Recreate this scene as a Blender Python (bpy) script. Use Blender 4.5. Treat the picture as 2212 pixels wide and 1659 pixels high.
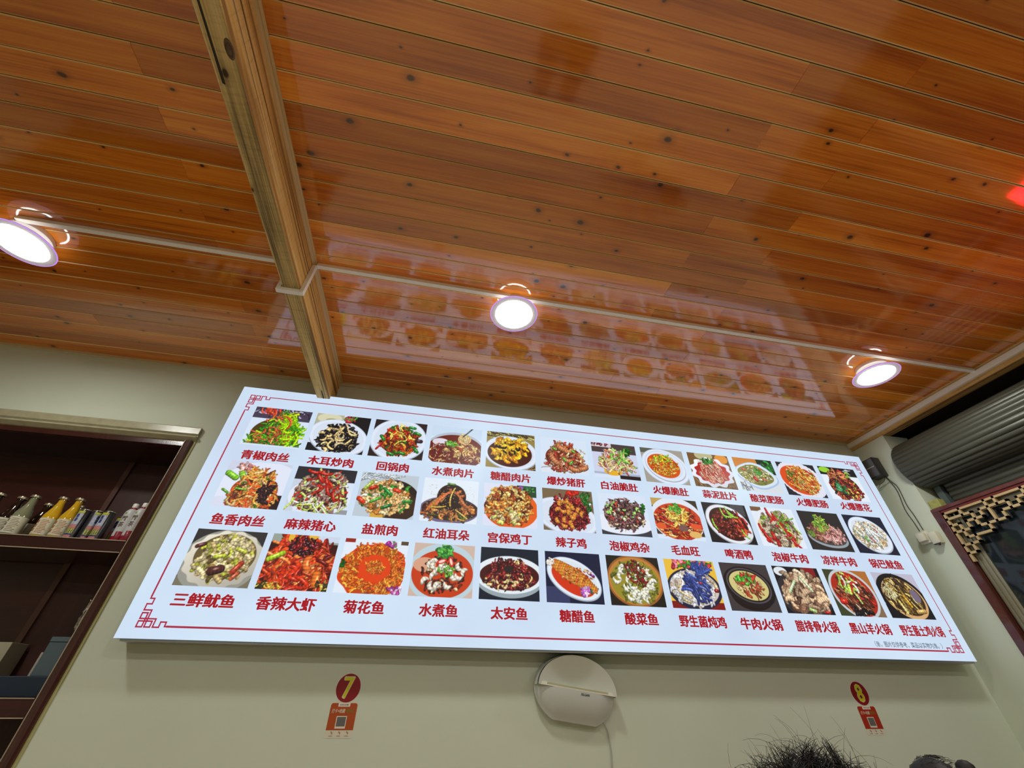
import bpy, bmesh, math, random
import numpy as np
from mathutils import Vector, Matrix

random.seed(7)
for o in list(bpy.data.objects): bpy.data.objects.remove(o)
SC = bpy.context.scene
COL = SC.collection
PI = math.pi

# ------------------------------------------------------------------ camera
S = 2.2          # metres per survey unit (distance from the camera to the menu board face)
CZ = 1.25        # camera height
cam_data = bpy.data.cameras.new('camera')
cam = bpy.data.objects.new('camera', cam_data)
COL.objects.link(cam)
cam_data.sensor_width = 36.0
cam_data.lens = 870.92 * 36.0 / 2212.0
cam_data.clip_start = 0.02
R0 = Vector((0.98087132, -0.19453567, 0.00687986))
R1 = Vector((0.12486296, 0.60167277, -0.78892276))
R2 = Vector((0.1493342, 0.77469075, 0.61445386))
m = Matrix.Identity(4)
for i in range(3):
    m[i][0] = R0[i]; m[i][1] = -R1[i]; m[i][2] = -R2[i]
m[2][3] = CZ
cam.matrix_world = m
SC.camera = cam

# ------------------------------------------------------------------ world, exposure
w = bpy.data.worlds.new('night'); SC.world = w; w.use_nodes = True
w.node_tree.nodes['Background'].inputs[0].default_value = (0.02, 0.03, 0.04, 1)
w.node_tree.nodes['Background'].inputs[1].default_value = 0.25
SC.view_settings.view_transform = 'Standard'
SC.view_settings.look = 'None'
SC.view_settings.gamma = 1.0
SC.view_settings.use_curve_mapping = False
SC.view_settings.exposure = 0.0
LAMP_POWER = 120.0        # radiance of each downlight diffuser
BOARD_POWER = 1.0        # radiance scale of the backlit menu
try:
    SC.cycles.max_bounces = 7
    SC.cycles.use_adaptive_sampling = True
    SC.cycles.adaptive_threshold = 0.025
    SC.cycles.use_denoising = True
    SC.cycles.sample_clamp_indirect = 6.0
    SC.cycles.caustics_reflective = False
    SC.cycles.caustics_refractive = False
except Exception: pass

def P(x, y, z): return (x * S, y * S, z * S + CZ)
def lin(r, g, b):
    f = lambda c: (c / 255) / 12.92 if c / 255 <= 0.04045 else ((c / 255 + 0.055) / 1.055) ** 2.4
    return (f(r), f(g), f(b), 1.0)

# ------------------------------------------------------------------ materials
def newmat(name):
    mt = bpy.data.materials.new(name); mt.use_nodes = True
    nt = mt.node_tree
    return mt, nt, nt.nodes['Principled BSDF']

def simple(name, col, rough=0.5, metal=0.0, noise=0.0, nscale=20, bump=0.0, coat=0.0, emis=None, estr=0.0, alpha=1.0, trans=0.0):
    mt, nt, b = newmat(name)
    b.inputs['Base Color'].default_value = col
    b.inputs['Roughness'].default_value = rough
    b.inputs['Metallic'].default_value = metal
    b.inputs['Coat Weight'].default_value = coat
    b.inputs['Transmission Weight'].default_value = trans
    b.inputs['Alpha'].default_value = alpha
    if emis:
        b.inputs['Emission Color'].default_value = emis
        b.inputs['Emission Strength'].default_value = estr
    if noise or bump:
        g = nt.nodes.new('ShaderNodeNewGeometry')
        n = nt.nodes.new('ShaderNodeTexNoise'); n.inputs['Scale'].default_value = nscale; n.inputs['Detail'].default_value = 5
        nt.links.new(g.outputs['Position'], n.inputs['Vector'])
        if noise:
            mx = nt.nodes.new('ShaderNodeMix'); mx.data_type = 'RGBA'
            mx.inputs[6].default_value = tuple(c * (1 - noise) for c in col[:3]) + (1,)
            mx.inputs[7].default_value = tuple(min(1, c * (1 + noise)) for c in col[:3]) + (1,)
            nt.links.new(n.outputs[0], mx.inputs[0]); nt.links.new(mx.outputs[2], b.inputs['Base Color'])
        if bump:
            bp = nt.nodes.new('ShaderNodeBump'); bp.inputs['Strength'].default_value = bump; bp.inputs['Distance'].default_value = 0.004
            nt.links.new(n.outputs[0], bp.inputs['Height']); nt.links.new(bp.outputs[0], b.inputs['Normal'])
    return mt

def wood(name, dark, mid, light, axis=0, rough=0.2, coat=0.0, knots=True, streak=None, kdens=0.5, saw=False, cior=1.5, spec=0.5):
    """procedural timber: grain runs along the given axis, knots from a sparse Voronoi, each board varies by its own random number"""
    mt, nt, b = newmat(name)
    N, L = nt.nodes.new, nt.links.new
    geo = N('ShaderNodeNewGeometry'); oi = N('ShaderNodeObjectInfo')
    sep = N('ShaderNodeSeparateXYZ'); L(geo.outputs['Position'], sep.inputs[0])
    al = sep.outputs[axis]; ac = sep.outputs[1 - axis if axis < 2 else 0]; up = sep.outputs[2 if axis < 2 else 1]
    def math_(op, a, bb):
        n = N('ShaderNodeMath'); n.operation = op
        for i, v in enumerate((a, bb)):
            if isinstance(v, (int, float)): n.inputs[i].default_value = v
            else: L(v, n.inputs[i])
        return n.outputs[0]
    rnd = math_('MULTIPLY', oi.outputs['Random'], 37.0)
    def vec(sa, sb, sc):
        c = N('ShaderNodeCombineXYZ')
        L(math_('MULTIPLY', al, sa), c.inputs[0]); L(math_('MULTIPLY', ac, sb), c.inputs[1])
        L(math_('ADD', math_('MULTIPLY', up, sc), rnd), c.inputs[2]); return c.outputs[0]
    def noise(v, sc, det=4, dist=0.0):
        n = N('ShaderNodeTexNoise'); n.inputs['Scale'].default_value = sc; n.inputs['Detail'].default_value = det
        n.inputs['Distortion'].default_value = dist; L(v, n.inputs['Vector']); return n.outputs[0]
    big = noise(vec(1.1, 14, 14), 1.0, 3, 0.6)
    fine = noise(vec(2.5, 170, 170), 1.0, 4)
    mixn = math_('ADD', math_('MULTIPLY', big, 0.58), math_('MULTIPLY', fine, 0.42))
    ramp = N('ShaderNodeValToRGB'); r = ramp.color_ramp
    r.elements[0].position = 0.3; r.elements[0].color = dark
    r.elements[1].position = 0.72; r.elements[1].color = light
    e = r.elements.new(0.5); e.color = mid
    L(mixn, ramp.inputs[0])
    col = ramp.outputs[0]
    def mix(fac, a, bb, mode='MIX'):
        n = N('ShaderNodeMix'); n.data_type = 'RGBA'; n.blend_type = mode
        if isinstance(fac, (int, float)): n.inputs[0].default_value = fac
        else: L(fac, n.inputs[0])
        for k, v in ((6, a), (7, bb)):
            if isinstance(v, tuple): n.inputs[k].default_value = v
            else: L(v, n.inputs[k])
        return n.outputs[2]
    # board to board variation
    vr = N('ShaderNodeMapRange'); vr.inputs[3].default_value = 0.72; vr.inputs[4].default_value = 1.2
    L(oi.outputs['Random'], vr.inputs[0])
    cc = N('ShaderNodeCombineColor')
    L(vr.outputs[0], cc.inputs[0]); L(math_('POWER', vr.outputs[0], 1.25), cc.inputs[1]); L(math_('POWER', vr.outputs[0], 1.5), cc.inputs[2])
    col = mix(1.0, col, cc.outputs[0], 'MULTIPLY')
    if streak:
        s = noise(vec(0.8, 30, 30), 1.0, 4, 0.4)
        mr = N('ShaderNodeMapRange'); mr.inputs[1].default_value = 0.54; mr.inputs[2].default_value = 0.66; L(s, mr.inputs[0])
        col = mix(math_('MULTIPLY', mr.outputs[0], 0.8), col, streak)
        s3 = noise(vec(0.5, 95, 95), 1.0, 2, 0.3)
        mr3 = N('ShaderNodeMapRange'); mr3.inputs[1].default_value = 0.60; mr3.inputs[2].default_value = 0.68; L(s3, mr3.inputs[0])
        col = mix(math_('MULTIPLY', mr3.outputs[0], 0.9), col, tuple(c * .35 for c in streak[:3]) + (1,))
        s4 = noise(vec(110, 10, 10), 1.0, 2, 0.2)
        mr4 = N('ShaderNodeMapRange'); mr4.inputs[1].default_value = 0.5; mr4.inputs[2].default_value = 0.75; L(s4, mr4.inputs[0])
        col = mix(math_('MULTIPLY', mr4.outputs[0], 0.22), col, streak)
        s2 = noise(vec(3.2, 9, 9), 1.0, 4, 0.2)
        mr2 = N('ShaderNodeMapRange'); mr2.inputs[1].default_value = 0.6; mr2.inputs[2].default_value = 0.75; L(s2, mr2.inputs[0])
        col = mix(math_('MULTIPLY', mr2.outputs[0], 0.55), col, streak)
    if knots:
        vo = N('ShaderNodeTexVoronoi'); vo.voronoi_dimensions = '2D'; vo.inputs['Scale'].default_value = 1.0; vo.inputs['Randomness'].default_value = 0.9
        wob = noise(vec(30, 30, 30), 1.0, 2)
        vv = N('ShaderNodeCombineXYZ')
        L(math_('ADD', math_('MULTIPLY', al, 5.2), math_('MULTIPLY', wob, 0.05)), vv.inputs[0])
        L(math_('ADD', math_('ADD', math_('MULTIPLY', ac, 8.0), math_('MULTIPLY', wob, 0.06)), rnd), vv.inputs[1])
        L(vv.outputs[0], vo.inputs['Vector'])
        sc = N('ShaderNodeSeparateColor'); L(vo.outputs['Color'], sc.inputs[0])
        size = math_('MULTIPLY', math_('GREATER_THAN', sc.outputs[0], 1 - kdens), math_('ADD', math_('MULTIPLY', math_('POWER', sc.outputs[1], 2.0), 0.075), 0.028))
        d = math_('DIVIDE', vo.outputs['Distance'], math_('MAXIMUM', size, 0.0001))
        m1 = N('ShaderNodeMapRange'); m1.inputs[1].default_value = 1.0; m1.inputs[2].default_value = 0.55; L(d, m1.inputs[0])
        halo = N('ShaderNodeMapRange'); halo.inputs[1].default_value = 2.6; halo.inputs[2].default_value = 0.9; L(d, halo.inputs[0])
        col = mix(math_('MULTIPLY', halo.outputs[0], 0.35), col, tuple(c * 0.35 for c in dark[:3]) + (1,))
        col = mix(math_('MULTIPLY', m1.outputs[0], 0.9), col, (0.022, 0.009, 0.005, 1))
    L(col, b.inputs['Base Color'])
    b.inputs['Roughness'].default_value = rough
    b.inputs['Coat Weight'].default_value = coat
    b.inputs['Specular IOR Level'].default_value = spec
    b.inputs['Coat Roughness'].default_value = 0.075
    b.inputs['Coat IOR'].default_value = cior
    if coat >= 1.0:      # varnish laid on by brush: slightly wavy gloss
        cb = N('ShaderNodeBump'); cb.inputs['Strength'].default_value = 0.5; cb.inputs['Distance'].default_value = 0.0012
        L(math_('ADD', noise(vec(2.2, 16, 16), 1.0, 2), math_('MULTIPLY', fine, 0.10)), cb.inputs['Height']); L(cb.outputs[0], b.inputs['Coat Normal'])
    bp = N('ShaderNodeBump'); bp.inputs['Strength'].default_value = 0.35 if saw else 0.06; bp.inputs['Distance'].default_value = 0.004 if saw else 0.002
    h = fine
    if saw:
        h = math_('ADD', fine, math_('MULTIPLY', noise(vec(90, 8, 8), 1.0, 2), 0.8))
    L(h, bp.inputs['Height']); L(bp.outputs[0], b.inputs['Normal'])
    return mt

M = {}
M['plank'] = wood('varnished_planks', (0.36, 0.075, 0.004, 1), (0.70, 0.205, 0.012, 1), (0.88, 0.35, 0.032, 1), 0, rough=0.4, coat=1.0, kdens=0.55, cior=2.0, spec=0.1)
M['plankglint'] = wood('plank_edges_painted_glint', (0.70, 0.46, 0.17, 1), (0.82, 0.58, 0.25, 1), (0.90, 0.68, 0.34, 1), 0, rough=0.35, knots=False)  # paler than the planks: bevels catching light, put into the colour
M['beam'] = wood('raw_beam', (0.34, 0.14, 0.02, 1), (0.74, 0.44, 0.12, 1), (0.90, 0.68, 0.30, 1), 1, rough=0.7, knots=True, streak=(0.26, 0.12, 0.03, 1), kdens=0.6, saw=True)
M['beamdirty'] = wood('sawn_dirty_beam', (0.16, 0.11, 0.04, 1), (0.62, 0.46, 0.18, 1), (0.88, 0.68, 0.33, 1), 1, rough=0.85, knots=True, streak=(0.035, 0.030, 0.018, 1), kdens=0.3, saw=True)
M['beamclean'] = wood('pale_beam', (0.46, 0.26, 0.07, 1), (0.66, 0.40, 0.13, 1), (0.80, 0.54, 0.21, 1), 1, rough=0.6, knots=True, streak=(0.22, 0.11, 0.03, 1), kdens=0.25)
M['moulding'] = wood('moulding_wood', (0.66, 0.46, 0.19, 1), (0.82, 0.62, 0.30, 1), (0.9, 0.72, 0.42, 1), 1, rough=0.5, knots=False)
M['wallm'] = simple('cream_wall_paint', (0.59, 0.655, 0.53, 1), 0.78, noise=0.05, nscale=3.0, bump=0.08)
M['walltrim'] = simple('yellowed_wood_trim', (0.60, 0.52, 0.31, 1), 0.5, noise=0.12, nscale=30)
M['white'] = simple('white_plastic', (0.90, 0.90, 0.84, 1), 0.4, noise=0.04, nscale=60)
M['backing'] = simple('ceiling_backing', (0.03, 0.014, 0.006, 1), 0.9, noise=0.2)
M['floor'] = simple('floor_tile', (0.56, 0.44, 0.31, 1), 0.5, noise=0.08, nscale=4)
M['lampwhite'] = simple('lamp_white', (0.8, 0.8, 0.78, 1), 0.35)
M['diff'] = simple('lamp_diffuser', (0.9, 0.9, 0.9, 1), 0.5, emis=(0.985, 1.0, 0.93, 1), estr=LAMP_POWER)
M['acryl'] = simple('lamp_clear_ring', (0.22, 0.20, 0.20, 1), 0.3, emis=(1.0, 0.82, 0.92, 1), estr=0.22)
M['purple'] = simple('purple_glow_edge', (0.5, 0.3, 0.7, 1), 0.3, emis=(0.50, 0.22, 0.95, 1), estr=1.0)
M['glowring'] = simple('back_glow_ring', (0.9, 0.9, 0.9, 1), 0.3, emis=(1.0, 0.93, 0.9, 1), estr=14.0)
M['alu'] = simple('brushed_aluminium', (0.42, 0.43, 0.42, 1), 0.35, metal=0.7, noise=0.08, nscale=80)
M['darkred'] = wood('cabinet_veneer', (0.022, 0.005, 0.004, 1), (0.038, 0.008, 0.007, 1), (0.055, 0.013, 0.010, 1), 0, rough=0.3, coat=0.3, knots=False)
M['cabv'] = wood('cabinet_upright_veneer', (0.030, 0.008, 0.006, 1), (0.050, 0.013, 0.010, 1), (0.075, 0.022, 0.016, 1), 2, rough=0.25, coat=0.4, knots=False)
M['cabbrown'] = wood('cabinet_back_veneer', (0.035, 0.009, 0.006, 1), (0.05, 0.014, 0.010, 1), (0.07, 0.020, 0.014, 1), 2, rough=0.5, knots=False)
M['cabtrim'] = simple('cabinet_top_trim_paint', (0.36, 0.34, 0.22, 1), 0.28, noise=0.25, nscale=25)
M['edgeband'] = simple('pale_edge_band', (0.42, 0.33, 0.24, 1), 0.4)
M['tape'] = simple('yellow_masking_edge', (0.42, 0.40, 0.17, 1), 0.6, noise=0.1)
M['doorred'] = wood('door_frame_red', (0.055, 0.008, 0.006, 1), (0.085, 0.014, 0.010, 1), (0.12, 0.024, 0.017, 1), 2, rough=0.3, coat=0.4, knots=False)
M['fret'] = wood('fret_wood', (0.50, 0.38, 0.18, 1), (0.62, 0.50, 0.27, 1), (0.70, 0.58, 0.34, 1), 1, rough=0.5, knots=False)
M['shutter'] = simple('shutter_steel', (0.062, 0.066, 0.048, 1), 0.42, metal=0.3, noise=0.15, nscale=12)
M['shutterdark'] = simple('shutter_end_steel', (0.10, 0.13, 0.13, 1), 0.6, metal=0.2)
M['glass'] = simple('door_glass', (0.02, 0.03, 0.035, 1), 0.04, alpha=0.55)
M['dooralu'] = simple('door_aluminium', (0.30, 0.29, 0.20, 1), 0.35, metal=0.6)
M['outwall'] = simple('street_facade', (0.10, 0.13, 0.16, 1), 0.9, noise=0.4, nscale=2)
M['outpale'] = simple('street_board_self_glow', (0.50, 0.56, 0.62, 1), 0.8, emis=(0.35, 0.45, 0.55, 1), estr=0.12)  # weak glow added to a plain board that is no lamp
M['dark'] = simple('void_shade_split_dark', (0.035, 0.030, 0.022, 1), 0.95)  # near-black base puts the void's shade into the colour; also colours beam splits
M['black'] = simple('black_plastic', (0.022, 0.020, 0.020, 1), 0.35)
M['blackedge'] = simple('worn_black_plastic', (0.07, 0.06, 0.055, 1), 0.4)
M['wire'] = simple('black_wire', (0.03, 0.018, 0.012, 1), 0.5)
M['grey'] = simple('grey_cable', (0.42, 0.43, 0.38, 1), 0.5)
M['socket'] = simple('aged_white_plastic', (0.62, 0.60, 0.47, 1), 0.45)

def emat(name, col, s=1.0, rough=0.4):
    mt, nt, b = newmat(name)
    b.inputs['Base Color'].default_value = (0.02, 0.02, 0.02, 1)
    b.inputs['Roughness'].default_value = rough
    b.inputs['Specular IOR Level'].default_value = 0.1
    b.inputs['Emission Color'].default_value = col
    b.inputs['Emission Strength'].default_value = s * BOARD_POWER
    return mt
M['print'] = emat('menu_red_print', (0.38, 0.003, 0.010, 1), 1.0)
M['note'] = emat('menu_grey_print', (0.10, 0.13, 0.19, 1), 1.0)
M['border'] = emat('menu_border_print', (0.40, 0.025, 0.06, 1), 1.0)
# backlit face: slightly uneven LED light
mt, nt, b = newmat('backlit_menu_face')
b.inputs['Base Color'].default_value = (0.02, 0.02, 0.02, 1); b.inputs['Roughness'].default_value = 0.35
b.inputs['Specular IOR Level'].default_value = 0.1
g = nt.nodes.new('ShaderNodeNewGeometry'); n = nt.nodes.new('ShaderNodeTexNoise'); n.inputs['Scale'].default_value = 1.6; n.inputs['Detail'].default_value = 3
nt.links.new(g.outputs['Position'], n.inputs['Vector'])
rp = nt.nodes.new('ShaderNodeValToRGB')
rp.color_ramp.elements[0].position = 0.3; rp.color_ramp.elements[0].color = lin(200, 217, 240)
rp.color_ramp.elements[1].position = 0.7; rp.color_ramp.elements[1].color = lin(213, 233, 250)
nt.links.new(n.outputs[0], rp.inputs[0]); nt.links.new(rp.outputs[0], b.inputs['Emission Color'])
b.inputs['Emission Strength'].default_value = BOARD_POWER
M['face'] = mt
mt, nt, b = newmat('backlit_dish_photo')
b.inputs['Base Color'].default_value = (0.02, 0.02, 0.02, 1); b.inputs['Roughness'].default_value = 0.35
b.inputs['Specular IOR Level'].default_value = 0.1
a = nt.nodes.new('ShaderNodeAttribute'); a.attribute_name = 'print'
nt.links.new(a.outputs['Color'], b.inputs['Emission Color']); b.inputs['Emission Strength'].default_value = BOARD_POWER
M['photo'] = mt
for k_ in ('photo', 'print', 'note', 'border'):
    try: M[k_].cycles.emission_sampling = 'NONE'      # dim print: no need to aim light rays at each of its faces
    except Exception: pass

# ------------------------------------------------------------------ object helpers
ORG = {}
def tag(o, label=None, cat=None, group=None, kind=None):
    if label: o['label'] = label
    if cat: o['category'] = cat
    if group: o['group'] = group
    if kind: o['kind'] = kind
    return o
def empty(name, loc, label, cat, group=None, kind=None):
    o = bpy.data.objects.new(name, None); COL.objects.link(o); o.location = loc; o.empty_display_size = 0.05
    ORG[o.name] = Vector(loc)
    return tag(o, label, cat, group, kind)
def link_mesh(name, me, mats, parent=None, origin=None):
    """mesh given in world coordinates; moved so that it sits right under its parent or at its own origin"""
    o = bpy.data.objects.new(name, me); COL.objects.link(o)
    org = ORG[parent.name] if parent else Vector(origin or (0, 0, 0))
    me.transform(Matrix.Translation(-org))
    for mm in (mats if isinstance(mats, (list, tuple)) else [mats]): me.materials.append(mm)
    if parent: o.parent = parent; ORG[o.name] = org
    else: o.location = org; ORG[o.name] = org
    return o

class MB:
    def __init__(s): s.v = []; s.f = []; s.mi = []
    def add(s, vs, fs, mi=0):
        k = len(s.v); s.v += [tuple(v) for v in vs]; s.f += [tuple(i + k for i in f) for f in fs]; s.mi += [mi] * len(fs); return s
    def box(s, x0, x1, y0, y1, z0, z1, mi=0, bev=0.0):
        if x0 > x1: x0, x1 = x1, x0
        if y0 > y1: y0, y1 = y1, y0
        if z0 > z1: z0, z1 = z1, z0
        if bev <= 0:
            return s.add([(x0, y0, z0), (x1, y0, z0), (x1, y1, z0), (x0, y1, z0), (x0, y0, z1), (x1, y0, z1), (x1, y1, z1), (x0, y1, z1)],
                         [(0, 3, 2, 1), (4, 5, 6, 7), (0, 1, 5, 4), (1, 2, 6, 5), (2, 3, 7, 6), (3, 0, 4, 7)], mi)
        bm = bmesh.new(); bmesh.ops.create_cube(bm, size=1)
        for v in bm.verts: v.co = Vector(((x0 + x1) / 2 + v.co.x * (x1 - x0), (y0 + y1) / 2 + v.co.y * (y1 - y0), (z0 + z1) / 2 + v.co.z * (z1 - z0)))
        bmesh.ops.bevel(bm, geom=bm.edges[:], offset=bev, segments=2, affect='EDGES', profile=0.5)
        bm.verts.index_update()
        s.add([v.co[:] for v in bm.verts], [[v.index for v in f.verts] for f in bm.faces], mi); bm.free(); return s
    def prism(s, pts, a0, a1, axis=0, mi=0):
        """closed outline (list of 2-D points) pushed along an axis"""
        def mk(a, p):
            return (a, p[0], p[1]) if axis == 0 else ((p[0], a, p[1]) if axis == 1 else (p[0], p[1], a))
        n = len(pts)
        vs = [mk(a0, p) for p in pts] + [mk(a1, p) for p in pts]
        fs = [tuple(range(n))[::-1], tuple(range(n, 2 * n))] + [(i, (i + 1) % n, (i + 1) % n + n, i + n) for i in range(n)]
        return s.add(vs, fs, mi)
    def lathe(s, prof, c, seg=32, axis=2, mi=0, a0=0.0, a1=2 * PI):
        """profile of (radius, height) turned about an axis through c"""
        full = abs(a1 - a0 - 2 * PI) < 1e-6
        m_ = seg if full else seg + 1
        vs = []
        for i in range(m_):
            a = a0 + (a1 - a0) * i / seg
            for r, h in prof:
                u, v = r * math.cos(a), r * math.sin(a)
                vs.append((c[0] + u, c[1] + v, c[2] + h) if axis == 2 else ((c[0] + u, c[1] + h, c[2] + v) if axis == 1 else (c[0] + h, c[1] + u, c[2] + v)))
        n = len(prof); fs = []
        for i in range(seg):
            j = (i + 1) % m_
            for k in range(n - 1): fs.append((i * n + k, j * n + k, j * n + k + 1, i * n + k + 1))
        return s.add(vs, fs, mi)
    def tube(s, pts, r, seg=8, mi=0, taper=None):
        pts = [Vector(p) for p in pts]; vs = []; fs = []
        up = Vector((0.13, 0.21, 0.97))
        for i, p in enumerate(pts):
            t = (pts[min(i + 1, len(pts) - 1)] - pts[max(i - 1, 0)]).normalized()
            a = t.cross(up)
            if a.length < 1e-3: a = t.cross(Vector((1, 0, 0)))
            a.normalize(); b_ = t.cross(a)
            rr = r if taper is None else r * (1 - (1 - taper) * i / (len(pts) - 1))
            for k in range(seg):
                an = 2 * PI * k / seg; vs.append(p + a * math.cos(an) * rr + b_ * math.sin(an) * rr)
        for i in range(len(pts) - 1):
            for k in range(seg):
                fs.append((i * seg + k, i * seg + (k + 1) % seg, (i + 1) * seg + (k + 1) % seg, (i + 1) * seg + k))
        fs.append(tuple(range(seg))[::-1]); fs.append(tuple((len(pts) - 1) * seg + k for k in range(seg)))
        return s.add(vs, fs, mi)
    def build(s, name, mats, parent=None, origin=None, smooth=False):
        me = bpy.data.meshes.new(name); me.from_pydata(s.v, [], s.f)
        bm = bmesh.new(); bm.from_mesh(me); bmesh.ops.recalc_face_normals(bm, faces=bm.faces); bm.to_mesh(me); bm.free()
        for p, k in zip(me.polygons, s.mi): p.material_index = k
        if smooth:
            me.polygons.foreach_set('use_smooth', [True] * len(me.polygons))
            try: me.set_sharp_from_angle(angle=math.radians(smooth if smooth is not True else 35))
            except Exception: pass
        return link_mesh(name, me, mats, parent, origin)
def bxu(x0, x1, y0, y1, z0, z1):  # survey units to metres
    a = P(x0, y0, z0); b_ = P(x1, y1, z1); return (a[0], b_[0], a[1], b_[1], a[2], b_[2])

# ------------------------------------------------------------------ key dimensions (survey units)
W = 1.045        # back wall plane
H = 0.749        # ceiling
XR = 1.464       # right wall plane
XL = -2.0
YF = -1.7        # wall behind the camera
ZF = -CZ / S
CX0, CX1, CZ0, CZ1 = -1.75, -0.6385, -0.50, 0.506      # cabinet opening

# ------------------------------------------------------------------ room shell
fl = MB().box(*bxu(XL, 2.6, YF, W + 0.3, ZF - 0.05, ZF)).build('floor', M['floor']); tag(fl, kind='structure')
mb = MB()
mb.box(*bxu(XL, CX0, W, W + 0.2, ZF, H)).box(*bxu(CX0, CX1, W, W + 0.2, CZ1, H)).box(*bxu(CX0, CX1, W, W + 0.2, ZF, CZ0)).box(*bxu(CX1, XR + 0.1, W, W + 0.2, ZF, H + 0.3))
wb = mb.build('wall_back', M['wallm']); tag(wb, kind='structure')
DY1, DY0, DZ = 0.9235, -0.35, 0.4535        # door opening
mb = MB()
mb.box(*bxu(XR, XR + 0.1, DY1, W, ZF, .7148)).box(*bxu(XR, XR + 0.1, YF, DY0, ZF, .7148))
wr = mb.build('wall_right', M['wallm']); tag(wr, kind='structure')
wl = MB().box(*bxu(XL - 0.05, XL, YF, W + 0.2, ZF, H)).build('wall_left', M['wallm']); tag(wl, kind='structure')
wf = MB().box(*bxu(XL - 0.05, XR + 0.1, YF - 0.05, YF, ZF, H + 0.3)).build('wall_front', M['wallm']); tag(wf, kind='structure')

# ceiling with individual tongue and groove planks
ceil = MB().box(*bxu(XL, XR + 0.04, YF, W + 0.01, H + 0.008, H + 0.02)).build('ceiling', M['backing']); tag(ceil, kind='structure')
BX0, BX1, BZ = -0.3630, -0.3270, 0.6570     # main beam
pitch = 0.0394 * W
def plank(x0, x1, y0, y1):
    hz = H * S + CZ; t = 0.0125; c = 0.0034; g = 0.0010
    a, b_ = y0 * S + g, y1 * S - g
    dz = random.uniform(-0.0005, 0.0005)
    pts = [(a, hz + t), (a, hz + c + dz), (a + c, hz + dz), (b_ - c, hz + dz), (b_, hz + c + dz), (b_, hz + t)]
    mb = MB().prism(pts, x0 * S + 0.0004, x1 * S - 0.0004, 0); mb.mi[3] = 1; mb.mi[5] = 1
    mb.build('plank', [M['plank'], M['plankglint']], ceil)
for bay, (bx0, bx1, off) in enumerate(((-1.98, BX0 + 0.01, 0.0075), (BX1 - 0.01, XR + 0.002, 0.0))):
    for k in range(-47, 23):
        y0 = (0.1655 + 0.0394 * k) * W + off; y1 = y0 + pitch
        if y1 < YF: continue
        y0 = max(y0, YF); y1 = min(y1, W + 0.004)
        if y1 - y0 < 0.006: continue
        if k < -3: js = [bx0, bx1]
        elif bay: js = [bx0, 0.466 if k % 2 == 0 else 0.630, bx1]
        else: js = [bx0, -1.25, -0.52 if k % 2 == 0 else -0.9, bx1] if k % 4 < 2 else [bx0, -0.52 if k % 2 == 0 else -1.1, bx1]
        for a, b_ in zip(js[:-1], js[1:]): plank(a, b_, y0, y1)

# edge strips between wall and ceiling
def strip(name, x0, x1, y0, y1, z0, z1, mat, bev=0.002): return tag(MB().box(*bxu(x0, x1, y0, y1, z0, z1), bev=bev).build(name, mat), kind='structure')
strip('trim_1', XL, BX0, W - 0.005, W, H - 0.011, H, M['walltrim'])
strip('trim_2', BX1, XR - 0.012, W - 0.005, W, H - 0.011, H, M['walltrim'])

# ------------------------------------------------------------------ beams
bm_o = empty('ceiling_beam', P((BX0 + BX1) / 2, 0.4, BZ), 'rough sawn yellow timber beam crossing the planked ceiling towards the lit menu', 'beam')
mb = MB()
random.seed(3)
ys = np.linspace(YF, W, 70)
ring = []
for y in ys:
    j = lambda s_=0.0012: random.uniform(-s_, s_)
    nb = 0.0035
    ring.append([(BX0 + j(), H + .004), (BX0 + j(.0014), BZ + nb + j(.001)), (BX0 + nb + j(.001), BZ + j(.0006)), ((BX0 * .6 + BX1 * .4), BZ + j(.0003)),
                 (BX1 - .0015, BZ + j(.0003)), (BX1, BZ + .0015), (BX1, (BZ + H) / 2), (BX1, H + .004)])
vs = []; fs = []; n = 8
for y, r in zip(ys, ring): vs += [P(x, y, z) for x, z in r]
for i in range(len(ys) - 1):
    for k in range(n): fs.append((i * n + k, i * n + (k + 1) % n, (i + 1) * n + (k + 1) % n, (i + 1) * n + k))
fs += [tuple(range(n)), tuple(range((len(ys) - 1) * n, len(ys) * n))]
mb.add(vs, fs)
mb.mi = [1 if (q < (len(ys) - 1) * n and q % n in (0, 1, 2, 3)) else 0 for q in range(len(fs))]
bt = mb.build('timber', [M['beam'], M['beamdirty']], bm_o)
# the large dead knot and the long split near the camera end
kx, ky = -0.334, 0.214
mb = MB(); mb.lathe([(0.0, -0.005), (0.010, -0.0045), (0.0125, -0.001), (0.016, -0.0035), (0.021, 0.0)], (0, 0, 0), 20, 2)
for i, v in enumerate(mb.v):
    c = P(BX1 - 0.0065, ky, BZ); mb.v[i] = (c[0] + v[0] * 0.6, c[1] + v[1] * 1.25, c[2] + v[2] * 0.7 + 0.0004)
tag(mb.build('knot', simple('dead_knot_wood', (0.13, 0.08, 0.04, 1), 0.8, noise=0.7, nscale=60), bm_o, smooth=True), 'dark ringed knot in the beam')
mb = MB()
pts = [(0.0, 0.0), (0.004, 0.010), (0.0045, 0.04), (0.003, 0.06), (0.0, 0.085)]
a0 = P(BX0 + 0.009, 0.255, BZ)
mb.prism([(a0[0] - .003, a0[1]), (a0[0] + .005, a0[1] + .003), (a0[0] + .002, a0[1] - .24), (a0[0] - .003, a0[1] - .24)], a0[2] - 0.0012, a0[2] + .003, 2)
mb.build('split', M['dark'], bm_o)
a0 = P(BX0 + 0.020, 1.0, BZ)
MB().prism([(a0[0] - .004, a0[1] + .09), (a0[0] + .004, a0[1] + .09), (a0[0] + .0025, a0[1] - .085), (a0[0] - .002, a0[1] - .085)], a0[2] - 0.0010, a0[2] + .003, 2).build('split', M['dark'], bm_o)
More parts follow.
